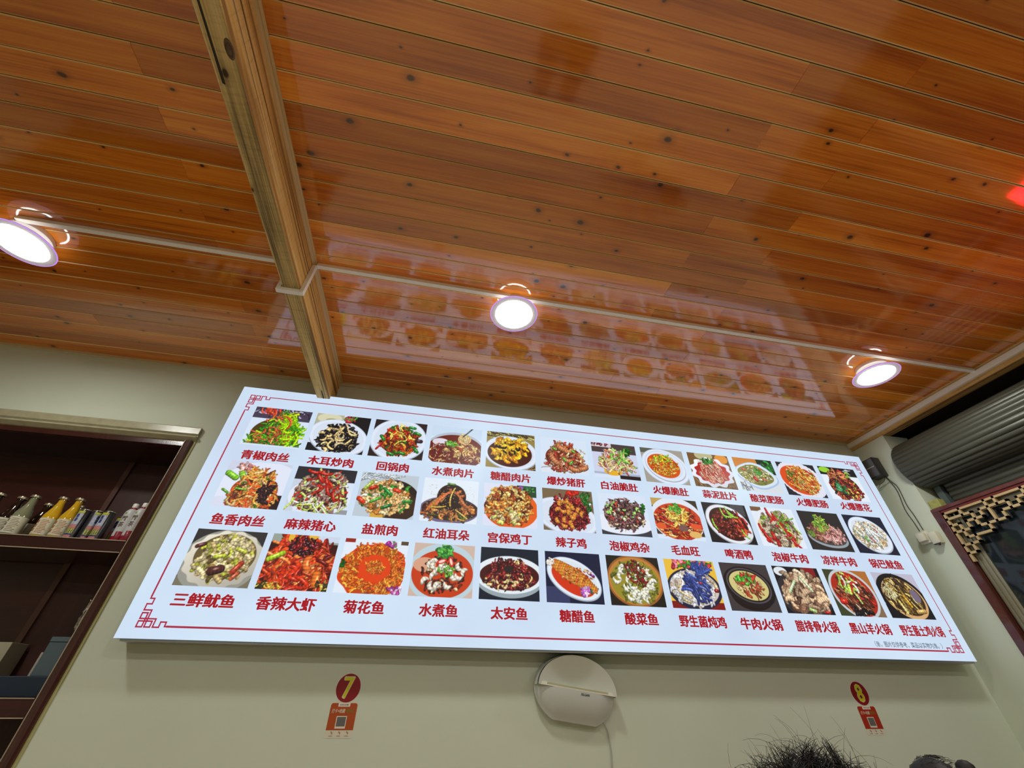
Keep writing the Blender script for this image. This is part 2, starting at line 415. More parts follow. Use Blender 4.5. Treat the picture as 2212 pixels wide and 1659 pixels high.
# moulding along the beam
mo = MB()
def profile_y(mb, pts, y0, y1): mb.prism([(P(x, 0, z)[0], P(x, 0, z)[2]) for x, z in pts], y0 * S, y1 * S, 1)
profile_y(mo, [(BX1, H), (BX1 + .0085, H), (BX1 + .0085, H - .0022), (BX1 + .005, H - .0032), (BX1 + .005, H - .006), (BX1 + .003, H - .0075), (BX1, H - .0085)], YF, W - .002)
tag(mo.build('beam_moulding', M['moulding'], origin=P(BX1, 0.4, H)), 'narrow pale wood moulding between the sawn beam and the ceiling planks', 'moulding')

bo = empty('shutter_beam', P(XR + .02, 0.4, 0.715), 'pale yellow timber beam along the ceiling edge above the roller shutter', 'beam')
mb = MB(); profile_y(mb, [(XR, H + .01), (XR, .7165), (XR + .002, .715), (XR + .033, .715), (XR + .035, .7165), (XR + .035, H + .01)], YF, W)
mb.build('timber', M['beamclean'], bo)
mo = MB(); profile_y(mo, [(XR, H), (XR - .010, H), (XR - .010, H - .002), (XR - .006, H - .003), (XR - .006, H - .0055), (XR, H - .007)], YF, W)
mo.build('moulding', M['moulding'], bo)

# ------------------------------------------------------------------ white cable trunking
def trunk(name, pieces, label, org):
    o = empty(name, org, label, 'cable trunking')
    for p in pieces: MB().box(*bxu(*p), bev=0.0012).build('trunking_length', M['white'], o)
    return o
yc0, yc1, th = 0.6065, 0.6165, 0.0095
trunk('ceiling_trunking', [(-0.885, BX0 - .001, yc0 + .002, yc1 + .002, H - th, H)], 'white cable trunking on the ceiling left of the big beam', P(-.6, .61, H))
trunk('ceiling_trunking', [(BX1 + .009, XR - .006, yc0, yc1, H - th, H)], 'long white cable trunking on the ceiling between the two beams', P(.5, .61, H))
trunk('beam_trunking', [(BX1 + .0002, BX1 + .0085, yc0, yc1, BZ - .0085, H - .0087), (BX0 - .0085, BX1, yc0, yc1, BZ - .0088, BZ - .0002), (BX0 - .0088, BX0 - .0005, yc0 + .0, yc1, BZ, H - .0096)],
      'white cable trunking bent down and around the sawn beam', P(BX1, .61, BZ))
trunk('wall_edge_trunking', [(XR - .0095, XR - .0002, YF + .01, W - .002, .7275, .7425)], 'white cable trunking running along the side of the pale shutter beam', P(XR, .4, .735))

# ------------------------------------------------------------------ round ceiling lamps
def make_lamp(x, y, label, group=None):
    zc = 0.7145
    o = empty('round_ceiling_lamp', P(x, y, H), label, 'ceiling lamp', group)
    c = P(x, y, zc); hz = H * S + CZ
    R_, Rd = 0.0555 * S, 0.0435 * S
    # body behind the disc, tapering to the ceiling plate
    MB().lathe([(0.0, hz - c[2]), (0.079, hz - c[2]), (0.081, hz - c[2] - .004), (0.081, hz - c[2] - .022), (0.074, hz - c[2] - .028), (0.03, hz - c[2] - .030), (0.03, .012), (0.086, .010), (0.088, .004), (0.0, .004)], c, 48).build('housing', M['lampwhite'], o, smooth=True)
    MB().lathe([(0.0858, .0108), (0.0915, .0095)], c, 48).build('back_light_gap', M['glowring'], o, smooth=True)
    MB().lathe([(Rd, .003), (R_ - .002, .0035), (R_, .0055), (R_ - .001, .0085), (Rd - .01, .0095)], c, 64).build('clear_rim', M['acryl'], o, smooth=True)
    MB().lathe([(R_ - .0028, .0022), (R_ - .0004, .003), (R_ + .0006, .005), (R_ - .0006, .0056), (R_ - .0028, .0034)], c, 64).build('purple_edge', M['purple'], o, smooth=True)
    MB().lathe([(0.0, -.003), (Rd * .6, -.0026), (Rd * .9, -.001), (Rd, .003)], c, 48).build('diffuser', M['diff'], o, smooth=True)
    return o
make_lamp(-0.885, 0.652, 'round white ceiling lamp lit left of the big sawn beam')
make_lamp(0.1265, 0.640, 'round white ceiling lamp lit in the middle above the menu')
make_lamp(1.161, 0.659, 'round white ceiling lamp lit beside the pale shutter beam')
for x in (-0.885, 0.1265, 1.161):
    for y, wh in ((-0.03, 'just behind the viewer'), (-0.65, 'in the far row')):
        make_lamp(x, y, 'round white ceiling lamp ' + wh + (', left of the big beam' if x < 0 else ', over the middle of the room' if x < 1 else ', at the shutter beam'), 'ceiling lamps behind the viewer')

# ------------------------------------------------------------------ pictures of the dishes (print, rasterised by the code below)
PW, PH = 150, 121
rs = np.random.RandomState(11)
class Pic:
    def __init__(s, bg):
        s.h, s.w = PH * 2, PW * 2
        s.a = np.empty((s.h, s.w, 3), np.float32); s.a[:] = bg
        yy, xx = np.mgrid[0:s.h, 0:s.w]; s.X = (xx + .5) / s.w; s.Y = (yy + .5) / s.h * 0.8    # 1.25 : 1
    def rect(s, x0, y0, x1, y1, c, n=0):
        a, b_, d, e = int(x0 * s.w), int(x1 * s.w), int(y0 * s.h), int(y1 * s.h)
        s.a[d:e, a:b_] = c
        if n: s.a[d:e, a:b_] += rs.normal(0, n, (e - d, b_ - a, 1))
    def ell(s, cx, cy, rx, ry, c, ang=0, grad=0.0, wav=0, wn=8, rim=None, clipy=None):
        cy *= .8; ry *= .8; t = math.radians(ang)
        u = (s.X - cx) * math.cos(t) + (s.Y - cy) * math.sin(t); v = -(s.X - cx) * math.sin(t) + (s.Y - cy) * math.cos(t)
        d = np.sqrt((u / rx) ** 2 + (v / ry) ** 2)
        if wav: d = d / (1 + wav * np.cos(wn * np.arctan2(v / ry, u / rx)))
        al = np.clip((1 - d) * min(rx, ry) * s.w / 1.2 + .5, 0, 1)[..., None]
        col = np.array(c, np.float32) * (1 + grad * (u / rx * -.5 - v / ry * .7))[..., None]
        if rim is not None:
            rr, rc = rim
            k = np.clip((d - rr) * 14, 0, 1)[..., None]; col = col * (1 - k) + np.array(rc) * k
        s.a = s.a * (1 - al) + np.clip(col, 0, 255) * al
    def piece(s, x, y, l, wd, ang, c, curl=0.0, gloss=1.0):
        y *= .8; k = l / 2 + wd + .01 + abs(curl) * l
        x0, x1 = int(max(0, (x - k) * s.w)), int(min(s.w, (x + k) * s.w + 1)); y0, y1 = int(max(0, (y - k) / .8 * s.h)), int(min(s.h, (y + k) / .8 * s.h + 1))
        if x1 <= x0 or y1 <= y0: return
        X = s.X[y0:y1, x0:x1] - x; Y = s.Y[y0:y1, x0:x1] - y
        u = X * math.cos(ang) + Y * math.sin(ang); v = -X * math.sin(ang) + Y * math.cos(ang)
        v = v - curl * l * (1 - (2 * u / l) ** 2) * .5
        du = np.maximum(np.abs(u) - l / 2, 0); d = np.sqrt(du ** 2 + v ** 2) / wd
        al = np.clip((1 - d) * wd * s.w + .5, 0, 1)[..., None]
        ny = v / wd * math.cos(ang) - .0; sh = 0.98 - .30 * ny - .42 * np.clip(d, 0, 1.2) ** 3 + .12 * np.sin(u * 130 + x * 70)
        hl = np.clip(1 - ((v / wd + .35) ** 2) * 9 - (u / (l * .35 + .004)) ** 2, 0, 1) * 105 * gloss
        col = np.array(c, np.float32)[None, None] * sh[..., None] + hl[..., None]
        s.a[y0:y1, x0:x1] = s.a[y0:y1, x0:x1] * (1 - al) + np.clip(col, 0, 255) * al
    def heap(s, n, cx, cy, rx, ry, ln, wd, pal, curl=.3, tri=0.0, ang=None, gloss=.6, base=None):
        """n overlapping pieces piled inside an oval; back ones first"""
        if base is not None: s.ell(cx, cy + ry * .08, rx * (.93 - .25 * tri), ry * (.9 - .25 * tri), base)
        wts = np.array([p[3] for p in pal], float); wts /= wts.sum(); L_ = []
        while len(L_) < n:
            a, b_ = rs.uniform(-1, 1, 2)
            if a * a + b_ * b_ > 1: continue
            if tri and abs(a) > 1 - tri * (1 - (b_ + 1) / 2) * 1.15: continue
            L_.append((b_, a))
        L_.sort(key=lambda q: q[0] + rs.uniform(-.35, .35))
        for b_, a in L_:
            p = pal[rs.choice(len(pal), p=wts)]; f = rs.uniform(.75, 1.2)
            an = rs.uniform(0, PI) if ang is None else math.radians(ang) + rs.normal(0, .35)
            s.piece(cx + a * rx, cy + b_ * ry, ln * rs.uniform(.5, 1.3), wd * rs.uniform(.7, 1.3), an, (p[0] * f, p[1] * f, p[2] * f), rs.uniform(-curl, curl), gloss)
    def out(s):
        a = s.a + rs.normal(0, 3.0, s.a.shape[:2] + (1,))
        a[1:-1, 1:-1] = a[1:-1, 1:-1] * .4 + (a[:-2, 1:-1] + a[2:, 1:-1] + a[1:-1, :-2] + a[1:-1, 2:]) * .15
        a = a.reshape(PH, 2, PW, 2, 3).mean((1, 3)).clip(0, 255) / 255
        return np.where(a <= .04045, a / 12.92, ((a + .055) / 1.055) ** 2.4)
WH = (214, 228, 246); WH2 = (226, 236, 248)
def plate(p, cx, cy, rx, ry, ang=0, c=(222, 232, 247), rim=(190, 204, 226), rr=.86, inner=None):
    p.ell(cx, cy + .02, rx, ry, tuple(v * .72 for v in c), ang); p.ell(cx, cy, rx, ry, rim, ang)
    p.ell(cx, cy, rx * .97, ry * .97, c, ang); 
    if inner is not None: p.ell(cx, cy, rx * rr, ry * rr, inner, ang)
    else: p.ell(cx, cy, rx * rr, ry * rr, tuple(v * .965 for v in c), ang)
GR = (70, 165, 20); YG = (165, 225, 10); DG = (25, 95, 20); RD = (200, 40, 20); OR = (228, 120, 25); BR = (150, 75, 35); TN = (215, 165, 95); DK = (38, 22, 20); CR = (235, 215, 165); YL = (240, 190, 30)
def pal(*a): return [c + (w_,) for c, w_ in a]
def D01(p):
    p.rect(0, 0, 1, .3, (70, 62, 82)); p.heap(60, .5, .12, .5, .13, .08, .014, pal(((175, 175, 200), 3), ((60, 50, 70), 3), ((150, 110, 150), 1)))
    p.rect(0, .31, 1, 1, WH); p.heap(16, .28, .08, .16, .07, .1, .02, pal(((215, 50, 30), 1), ((225, 80, 50), 1)))
    p.heap(320, .5, .63, .56, .56, .15, .013, pal((GR, 4), (YG, 2), ((190, 85, 45), 4), ((225, 150, 90), 1), (DG, 2)), .5, .75, base=(80, 60, 20))
    p.heap(26, .68, .32, .14, .2, .2, .016, pal((YG, 3), ((205, 235, 20), 1)), .4)
    p.heap(26, .82, .62, .14, .25, .17, .018, pal((YG, 3), (GR, 2)), .4); p.piece(.62, .35, .26, .022, 1.15, (225, 75, 35), -.5); p.rect(0, .96, 1, 1, WH)
def D02(p):
    p.rect(0, 0, .5, .5, (180, 178, 150)); p.ell(.25, .12, .22, .14, (215, 212, 180)); p.ell(.3, .18, .12, .06, (150, 140, 60)); p.rect(.6, 0, 1, .5, (24, 24, 26)); p.rect(0, .8, 1, 1, (26, 26, 30))
    plate(p, .5, .6, .55, .45, 14); p.heap(20, .62, .08, .1, .07, .06, .018, pal(((70, 150, 40), 2), ((200, 30, 70), 1))); p.piece(.6, .17, .06, .03, 0, (190, 30, 60))
    p.heap(220, .5, .62, .40, .36, .055, .026, pal(((26, 22, 26), 7), ((40, 34, 40), 2), ((225, 190, 120), 1)), .4, .3, gloss=1.5, base=(20, 16, 18)); p.heap(20, .52, .6, .28, .34, .12, .018, pal(((232, 196, 128), 3), ((240, 215, 160), 1)), .6)
def D03(p):
    p.rect(0, 0, 1, 1, (44, 30, 30)); plate(p, .5, .5, .53, .56); 
    p.heap(190, .52, .55, .38, .38, .08, .024, pal(((170, 60, 25), 4), (RD, 3), ((205, 120, 30), 2), (DG, 1), ((90, 30, 20), 2)), .4, .2, base=(90, 30, 15))
    for q in ((.2, .5, 0.9), (.6, .86, .2), (.85, .75, .8), (.72, .15, .1), (.4, .9, .3), (.84, .3, .4)): p.piece(q[0], q[1], .1, .03, q[2], (40, 130, 40)); 
    p.heap(18, .55, .4, .24, .25, .13, .012, pal(((240, 215, 90), 1)), .5); p.piece(.17, .72, .16, .02, -1, (180, 30, 30)); p.piece(.88, .5, .08, .04, 0, (60, 35, 40))
def D04(p):
    p.a[:] = WH; p.rect(0, 0, 1, .3, (200, 220, 240)); p.ell(.5, .65, .58, .50, (178, 190, 205)); p.ell(.5, .68, .56, .46, (105, 28, 20)); p.ell(.2, .45, .16, .1, (220, 215, 225))
    p.heap(190, .5, .74, .55, .34, .06, .012, pal(((90, 30, 30), 4), ((190, 150, 130), 2), ((150, 60, 40), 2), ((215, 170, 100), 2)), .4, gloss=1.2); p.heap(60, .6, .6, .32, .2, .07, .02, pal(((225, 185, 110), 3), ((150, 60, 30), 1)), .5)
    p.heap(24, .42, .48, .1, .08, .05, .012, pal((GR, 3), ((120, 190, 80), 1)), .4); p.ell(.66, .32, .13, .14, (222, 185, 120)); p.heap(12, .66, .3, .1, .1, .08, .02, pal(((232, 200, 140), 1)), .5); p.piece(.72, .12, .28, .014, -.85, (70, 75, 85))
def D05(p):
    p.a[:] = (150, 130, 70); p.heap(90, .5, .1, .55, .1, .16, .012, pal(((200, 190, 120), 2), ((90, 75, 40), 2), ((60, 50, 30), 1)), 0, ang=20); p.heap(60, .8, .9, .3, .1, .2, .01, pal(((70, 55, 40), 1), ((160, 120, 70), 1)), 0, ang=-30)
    plate(p, .5, .56, .55, .46, 5); p.ell(.48, .58, .45, .37, (70, 22, 8)); p.heap(75, .48, .48, .40, .36, .08, .036, pal(((238, 178, 25), 4), ((225, 140, 20), 2), ((245, 205, 60), 1)), .4, .2, gloss=1)
    p.heap(9, .5, .45, .3, .2, .07, .018, pal(((25, 15, 12), 1)))
def D06(p):
    p.a[:] = WH; p.ell(.2, 1., .3, .18, (175, 175, 180)); p.ell(.18, 1.02, .28, .16, (220, 228, 240))
    p.heap(240, .5, .52, .50, .44, .06, .022, pal(((190, 60, 45), 3), ((215, 170, 140), 2), ((170, 100, 60), 4), ((120, 40, 25), 2)), .3, .55, base=(120, 40, 25))
    for q in ((.28, .62, .2, .06, .9), (.45, .28, .16, .06, .5), (.62, .35, .14, .05, -.3), (.72, .85, .2, .05, .1), (.85, .5, .16, .04, 1), (.55, .62, .14, .05, .2), (.9, .8, .14, .05, -.4)): p.piece(*q[:4], q[4], (198, 125, 80), .2, .3)
    for q in ((.3, .32, .6), (.5, .6, .8), (.64, .68, -.8), (.7, .35, .5)): p.piece(q[0], q[1], .07, .022, q[2], (90, 185, 60))
    p.heap(10, .75, .4, .2, .3, .05, .016, pal(((235, 220, 160), 1)))
def D07(p):
    p.a[:] = WH; p.rect(0, 0, 1, .28, (75, 62, 62)); p.rect(0, 0, .45, .12, (215, 205, 210)); p.heap(20, .2, .03, .2, .04, .05, .012, pal(((120, 30, 40), 1)))
    p.rect(0, .28, 1, .86, (205, 212, 235)); p.rect(0, .84, 1, .9, (170, 178, 205)); p.rect(.55, .9, 1, 1, (40, 26, 26)); p.ell(.42, .8, .2, .12, (230, 175, 40))
    p.heap(130, .52, .5, .46, .32, .15, .019, pal(((225, 185, 155), 3), ((205, 170, 175), 3), ((190, 90, 60), 2), ((160, 205, 110), 2), ((235, 215, 150), 2)), .3, .5, base=(190, 90, 50)); p.heap(12, .78, .2, .13, .1, .09, .02, pal((DG, 1)))
    for q in ((.3, .6, 1.2), (.4, .6, 1.5), (.55, .7, 1.1), (.7, .6, .9), (.8, .65, .1)): p.piece(q[0], q[1], .22, .011, q[2], (235, 215, 140))
    p.heap(14, .6, .35, .3, .2, .12, .02, pal(((150, 215, 90), 1)))
def D08(p):
    p.a[:] = (165, 158, 145); p.rect(0, 0, .3, .15, (90, 95, 80)); plate(p, .52, .52, .54, .5, 15); plate(p, .52, .5, .46, .42, 15); p.ell(.48, .5, .37, .33, (215, 80, 20), 15)
    p.heap(230, .48, .48, .34, .29, .05, .014, pal(((235, 165, 50), 4), ((225, 95, 30), 3), ((180, 200, 50), 2), ((245, 215, 120), 2), ((190, 60, 20), 1)), .4, base=(215, 90, 25)); p.heap(22, .5, .28, .2, .12, .06, .016, pal(((150, 215, 60), 1), (YL, 1)))
def D09(p):
    p.a[:] = (120, 88, 50); p.heap(50, .5, .85, .5, .15, .3, .012, pal(((150, 110, 65), 1), ((95, 65, 38), 1)), 0, ang=85); p.ell(.4, .06, .22, .14, (190, 185, 140)); p.ell(.82, .12, .16, .14, (225, 150, 60))
    p.ell(.5, .55, .5, .42, (226, 230, 246), 0, .1, .07, 11); p.ell(.5, .55, .4, .32, (175, 30, 25), 0, 0, .06, 11); p.heap(190, .5, .52, .34, .31, .13, .011, pal(((225, 165, 135), 4), ((240, 205, 185), 2), ((200, 90, 60), 2), ((180, 50, 40), 1)), .3, .4, ang=60)
    p.heap(34, .44, .24, .15, .09, .07, .012, pal((DG, 1), ((60, 150, 50), 2)))
def D10(p):
    p.a[:] = (215, 222, 228); p.rect(0, 0, .6, .3, (205, 130, 50)); p.rect(.6, 0, 1, .45, (25, 45, 25)); p.heap(22, .85, .22, .12, .16, .06, .02, pal(((50, 160, 60), 1), (DG, 1))); p.rect(.62, .16, .7, .24, (90, 120, 200)); p.ell(.4, .2, .06, .04, (180, 60, 40)); p.heap(30, .1, .85, .2, .12, .07, .008, pal(((120, 125, 130), 1)))
    p.ell(.48, .52, .5, .38, (170, 195, 230), 8, 0, .05, 4); p.ell(.48, .5, .47, .35, (215, 228, 240), 8, 0, .05, 4); p.ell(.46, .5, .41, .29, (130, 130, 60), 8, 0, .05, 4)
    p.heap(110, .46, .5, .37, .26, .08, .015, pal(((150, 150, 80), 3), ((215, 205, 175), 3), ((100, 105, 40), 2), ((225, 210, 120), 1))); p.piece(.42, .62, .06, .04, 1, (200, 45, 30)); p.piece(.2, .36, .06, .025, .4, (225, 80, 50)); p.piece(.62, .3, .05, .02, .4, (225, 80, 50)); p.piece(.64, .62, .08, .02, .4, (225, 90, 60)); p.heap(16, .54, .4, .07, .1, .06, .014, pal(((70, 160, 40), 1)))
def D11(p):
    p.rect(0, 0, 1, 1, (38, 34, 42)); p.ell(.52, .5, .58, .54, (225, 226, 240), 15, 0, .012, 40); p.ell(.45, .52, .46, .42, (220, 75, 20), 15)
    p.heap(260, .55, .5, .42, .42, .06, .016, pal(((245, 195, 95), 4), ((235, 150, 50), 3), ((200, 50, 25), 2), ((245, 225, 160), 1), ((110, 120, 30), 1)), .6, .2, ang=40, base=(205, 90, 25)); p.heap(8, .25, .4, .12, .15, .05, .025, pal(((110, 120, 40), 1)))
def D12(p):
    p.a[:] = WH2; p.rect(0, 0, 1, .26, (28, 26, 30)); p.ell(.16, .1, .15, .09, (150, 210, 50)); p.heap(8, .8, .1, .1, .06, .1, .01, pal(((210, 210, 225), 1)), 0, ang=20)
    p.ell(.5, .62, .56, .44, (232, 238, 248)); p.heap(260, .5, .55, .47, .46, .07, .020, pal(((130, 35, 30), 4), ((190, 40, 45), 2), ((200, 110, 60), 3), ((50, 22, 20), 3), ((150, 190, 60), 1)), .4, .45, base=(60, 22, 18))
    p.heap(10, .38, .65, .12, .14, .1, .04, pal(((70, 140, 90), 1), ((40, 100, 50), 1))); p.heap(14, .6, .8, .35, .14, .04, .02, pal(((225, 220, 80), 1), ((210, 60, 60), 1))); p.heap(14, .42, .25, .2, .14, .12, .02, pal(((215, 130, 80), 1)))
def D13(p):
    p.a[:] = (205, 210, 232); p.ell(.62, .6, .66, .62, (224, 230, 246)); p.rect(0, .82, .12, 1, (120, 110, 120)); p.heap(16, .28, .13, .1, .08, .06, .025, pal(((225, 140, 130), 2), ((240, 190, 180), 1))); p.piece(.12, .34, .16, .05, .5, (125, 195, 40)); p.piece(.3, .36, .16, .05, 1.0, (150, 205, 60)); p.rect(.72, .7, 1, 1, (35, 22, 26)); p.ell(.18, .92, .3, .13, (215, 220, 240))
    p.heap(290, .55, .6, .45, .42, .13, .017, pal(((240, 170, 70), 4), ((225, 85, 25), 3), ((245, 200, 130), 2), ((90, 35, 25), 1), ((80, 130, 30), 1)), .6, .55, base=(150, 60, 20)); p.heap(26, .75, .66, .12, .22, .06, .024, pal(((45, 20, 25), 1))); p.piece(.34, .62, .16, .018, .1, (110, 170, 40)); p.piece(.12, .68, .1, .02, .5, (90, 150, 40))
def D14(p):
    p.a[:] = WH; p.rect(0, 0, 1, .3, (42, 42, 48)); p.rect(0, .3, .14, 1, (200, 210, 225)); p.ell(.95, 1.05, .3, .15, (150, 150, 160)); p.ell(.5, .65, .5, .4, (225, 232, 245))
    p.heap(270, .5, .55, .50, .46, .10, .020, pal(((150, 115, 105), 5), ((205, 175, 150), 2), ((190, 40, 25), 3), ((195, 215, 110), 3), ((60, 35, 30), 2), ((235, 235, 215), 1)), .4, .35, base=(70, 45, 40))
    for q in ((.42, .22, 1.0), (.55, .3, 1.1), (.6, .48, 1.2), (.72, .6, 1.3), (.3, .1, .1), (.48, .12, .1)): p.piece(q[0], q[1], .2, .028, q[2], (185, 35, 25), .2)
    p.heap(30, .5, .85, .48, .1, .17, .012, pal(((190, 215, 80), 1), ((240, 240, 225), 1)), .2)
def D15(p):
    p.a[:] = (190, 202, 212); p.heap(30, .3, .1, .35, .1, .3, .012, pal(((205, 215, 222), 1)), .2, ang=-20); p.ell(.62, .6, .46, .46, (40, 26, 20), 10); p.ell(.68, .68, .36, .34, (58, 38, 24), 10); p.rect(.28, .9, .5, 1, (215, 165, 60))
    p.heap(190, .48, .55, .44, .38, .08, .026, pal(((222, 175, 110), 5), ((240, 215, 160), 2), ((190, 120, 50), 2), ((50, 130, 40), 2), ((235, 235, 215), 1)), .4, .2, base=(120, 80, 40))
    for q in ((.24, .35, .1, .03, -.4, RD), (.65, .38, .09, .035, .3, (225, 60, 30)), (.08, .65, .1, .04, .6, (220, 60, 30)), (.5, .42, .16, .03, .7, (40, 140, 50)), (.32, .62, .16, .025, -.5, (80, 170, 50)), (.86, .6, .13, .025, -.1, (60, 140, 50)), (.52, .75, .14, .03, -.4, (40, 110, 50)), (.16, .3, .16, .03, -.9, (170, 195, 70))): p.piece(*q)
def D16(p):
    p.a[:] = WH2; p.ell(.5, .72, .52, .30, (112, 98, 130)); p.ell(.52, .70, .5, .26, (60, 40, 40))
    p.heap(90, .5, .76, .48, .17, .14, .020, pal(((200, 110, 50), 3), ((80, 35, 25), 3), ((220, 150, 70), 2), ((70, 90, 30), 1)), .3)
    p.ell(.52, .42, .26, .30, (42, 20, 14))
    for i in range(26):
        t_ = rs.uniform(-1, 1); sd = -1 if t_ < 0 else 1; p.piece(.52 + t_ * .30, .34 + abs(t_) * .26, rs.uniform(.22, .4), .028, (PI / 2 - sd * .75) if abs(t_) > .25 else rs.uniform(-.4, .4), (205 + rs.uniform(-25, 20), 112 + rs.uniform(-20, 25), 58), .15, .4)
    p.ell(.53, .5, .13, .17, (40, 20, 16)); p.piece(.54, .42, .34, .014, 1.75, (232, 192, 80), .2); p.piece(.3, .66, .26, .012, -.1, (225, 180, 60), .1); p.piece(.72, .8, .26, .012, .6, (225, 190, 80)); p.piece(.5, .12, .12, .02, .1, (90, 130, 50))
    for i in range(130): p.piece(rs.uniform(.08, .92), rs.uniform(.15, .88), .005, .005, 0, (242, 222, 176), 0, .3)
def D17(p):
    p.a[:] = (220, 224, 244); p.rect(.62, 0, 1, .28, (45, 70, 50)); p.heap(20, .85, .12, .14, .1, .06, .02, pal((DG, 1), ((60, 120, 70), 1))); p.ell(.7, .06, .05, .04, (160, 80, 180)); p.ell(.52, .58, .5, .46, (228, 95, 25))
    p.heap(250, .48, .5, .45, .44, .055, .027, pal(((215, 130, 45), 4), ((235, 190, 100), 3), ((150, 60, 20), 3), ((240, 215, 130), 2), ((90, 30, 15), 1)), .4, .15, base=(140, 55, 20)); p.heap(16, .5, .8, .35, .14, .05, .035, pal(((225, 225, 110), 1), ((240, 220, 160), 1)))
def D18(p):
    p.a[:] = (120, 100, 72); plate(p, .45, .65, .62, .42, 12); p.heap(10, .6, .06, .1, .05, .05, .03, pal((RD, 1))); p.heap(36, .86, .28, .12, .26, .06, .02, pal((DG, 2), ((50, 120, 50), 2), ((230, 235, 240), 1)))
    p.heap(300, .5, .56, .46, .40, .07, .016, pal(((120, 20, 25), 5), ((165, 30, 30), 3), ((70, 15, 18), 2)), .4, .4, gloss=1.1, base=(60, 12, 14))
    for i in range(20):
        a = rs.uniform(-1, 1); b_ = rs.uniform(-.8, 1); p.piece(.5 + a * .36 * (.5 + (b_ + 1) * .25), .56 + b_ * .33, .05, .038, rs.uniform(0, 3), (225, 145, 55), .2, .4)
def D19(p):
    p.a[:] = WH; p.rect(0, .84, 1, 1, (55, 56, 66)); p.ell(.45, .72, .6, .25, (228, 234, 246))
    p.heap(330, .5, .5, .48, .38, .06, .017, pal(((110, 70, 75), 5), ((150, 110, 105), 3), ((55, 32, 32), 3), ((180, 60, 40), 1), ((215, 190, 150), 1)), .7, .3, base=(50, 30, 30)); p.heap(22, .5, .42, .4, .26, .035, .022, pal(((165, 215, 110), 2), ((225, 235, 190), 1))); p.heap(8, .9, .3, .05, .12, .05, .02, pal((DG, 1)))
def D20(p):
    p.a[:] = (60, 50, 36); p.rect(0, 0, .4, .2, (190, 160, 90)); p.rect(0, .9, 1, 1, WH); p.ell(.5, .5, .56, .54, (222, 230, 242)); p.ell(.5, .56, .52, .45, (200, 70, 30))
    p.heap(240, .5, .6, .48, .38, .12, .014, pal(((185, 30, 20), 4), ((230, 120, 40), 2), ((90, 22, 18), 2), ((240, 190, 120), 1)), .3, ang=20, base=(170, 40, 20)); p.heap(80, .5, .42, .22, .24, .09, .018, pal(((240, 205, 90), 3), ((235, 225, 150), 1), ((225, 150, 50), 1)), .6); p.heap(24, .5, .25, .12, .12, .06, .02, pal(((90, 175, 50), 1)))
    p.ell(.58, .72, .1, .08, (120, 85, 80)); p.ell(.8, .86, .13, .08, (225, 180, 100)); p.ell(.86, .66, .12, .07, (225, 85, 45)); p.ell(.12, .7, .1, .08, (225, 90, 40))
def D21(p):
    p.a[:] = (26, 26, 28); p.rect(.65, .02, .95, .3, (70, 70, 75)); plate(p, .5, .52, .5, .46, 22, (232, 234, 242), (170, 175, 185), .84, (60, 25, 20)); p.ell(.85, .8, .12, .08, (225, 228, 236), -20)
    p.heap(150, .5, .52, .38, .32, .06, .028, pal(((110, 32, 22), 5), ((160, 70, 50), 2), ((60, 18, 15), 2)), .3, 0, gloss=1, base=(50, 18, 14)); p.heap(12, .75, .5, .14, .25, .12, .028, pal(((195, 40, 28), 1), ((225, 90, 50), 1)))
    for q in ((.18, .55, 1.3), (.44, .25, 1.2), (.58, .2, .8), (.64, .3, .4), (.52, .32, .2), (.8, .75, 1)): p.piece(q[0], q[1], .2, .017, q[2], (140, 215, 60), .2)
def D22(p):
    p.a[:] = WH2; p.rect(0, 0, .25, .12, (120, 90, 60)); p.ell(.5, .55, .56, .5, (228, 234, 244), 10); p.ell(.5, .6, .46, .4, (215, 200, 150), 10)
    p.heap(120, .5, .55, .44, .42, .12, .034, pal(((190, 172, 145), 6), ((225, 210, 180), 2), ((120, 95, 75), 2), ((190, 35, 30), 3), ((130, 165, 50), 2)), .3, .3, base=(110, 70, 50))
    for q in ((.42, .18, 1.1), (.56, .3, .9), (.62, .52, 1.1), (.7, .7, 1.2), (.78, .85, 1.0), (.12, .62, 1.2), (.18, .75, 1.1)): p.piece(q[0], q[1], .26, .026, q[2], (200, 30, 32), .15, 1)
    p.heap(10, .75, .5, .2, .3, .2, .014, pal(((215, 215, 90), 1), ((120, 170, 60), 1)))
def D23(p):
    p.a[:] = (44, 40, 38); p.ell(.5, .68, .46, .24, (150, 160, 168), 6); p.ell(.5, .66, .42, .2, (70, 68, 66), 6); p.heap(70, .3, .55, .2, .2, .1, .03, pal(((150, 95, 75), 4), ((100, 55, 45), 2), ((190, 140, 115), 1)), .3, .2); p.heap(60, .66, .58, .26, .2, .14, .024, pal(((200, 130, 125), 4), ((225, 170, 160), 2), ((120, 70, 60), 1)), .3, .2)
    p.heap(90, .45, .3, .2, .22, .08, .012, pal(((140, 190, 60), 4), ((90, 140, 40), 2), ((215, 170, 90), 2)), .5, .5); p.heap(10, .14, .6, .08, .1, .06, .012, pal(((90, 140, 40), 1)))
def D24(p):
    p.a[:] = (26, 28, 50); plate(p, .5, .5, .48, .44, 22, (225, 234, 248)); p.heap(200, .5, .52, .38, .34, .05, .028, pal(((232, 212, 175), 4), ((245, 240, 225), 3), ((205, 170, 120), 2)), .4, 0, base=(215, 190, 150)); p.heap(14, .5, .45, .26, .22, .22, .032, pal(((232, 240, 236), 3), ((215, 228, 205), 1)), .1, ang=55)
    p.piece(.36, .62, .08, .024, 1, (110, 190, 60)); p.piece(.7, .38, .07, .014, 1.2, (190, 50, 40)); p.piece(.5, .64, .1, .016, 1.1, (200, 80, 60))
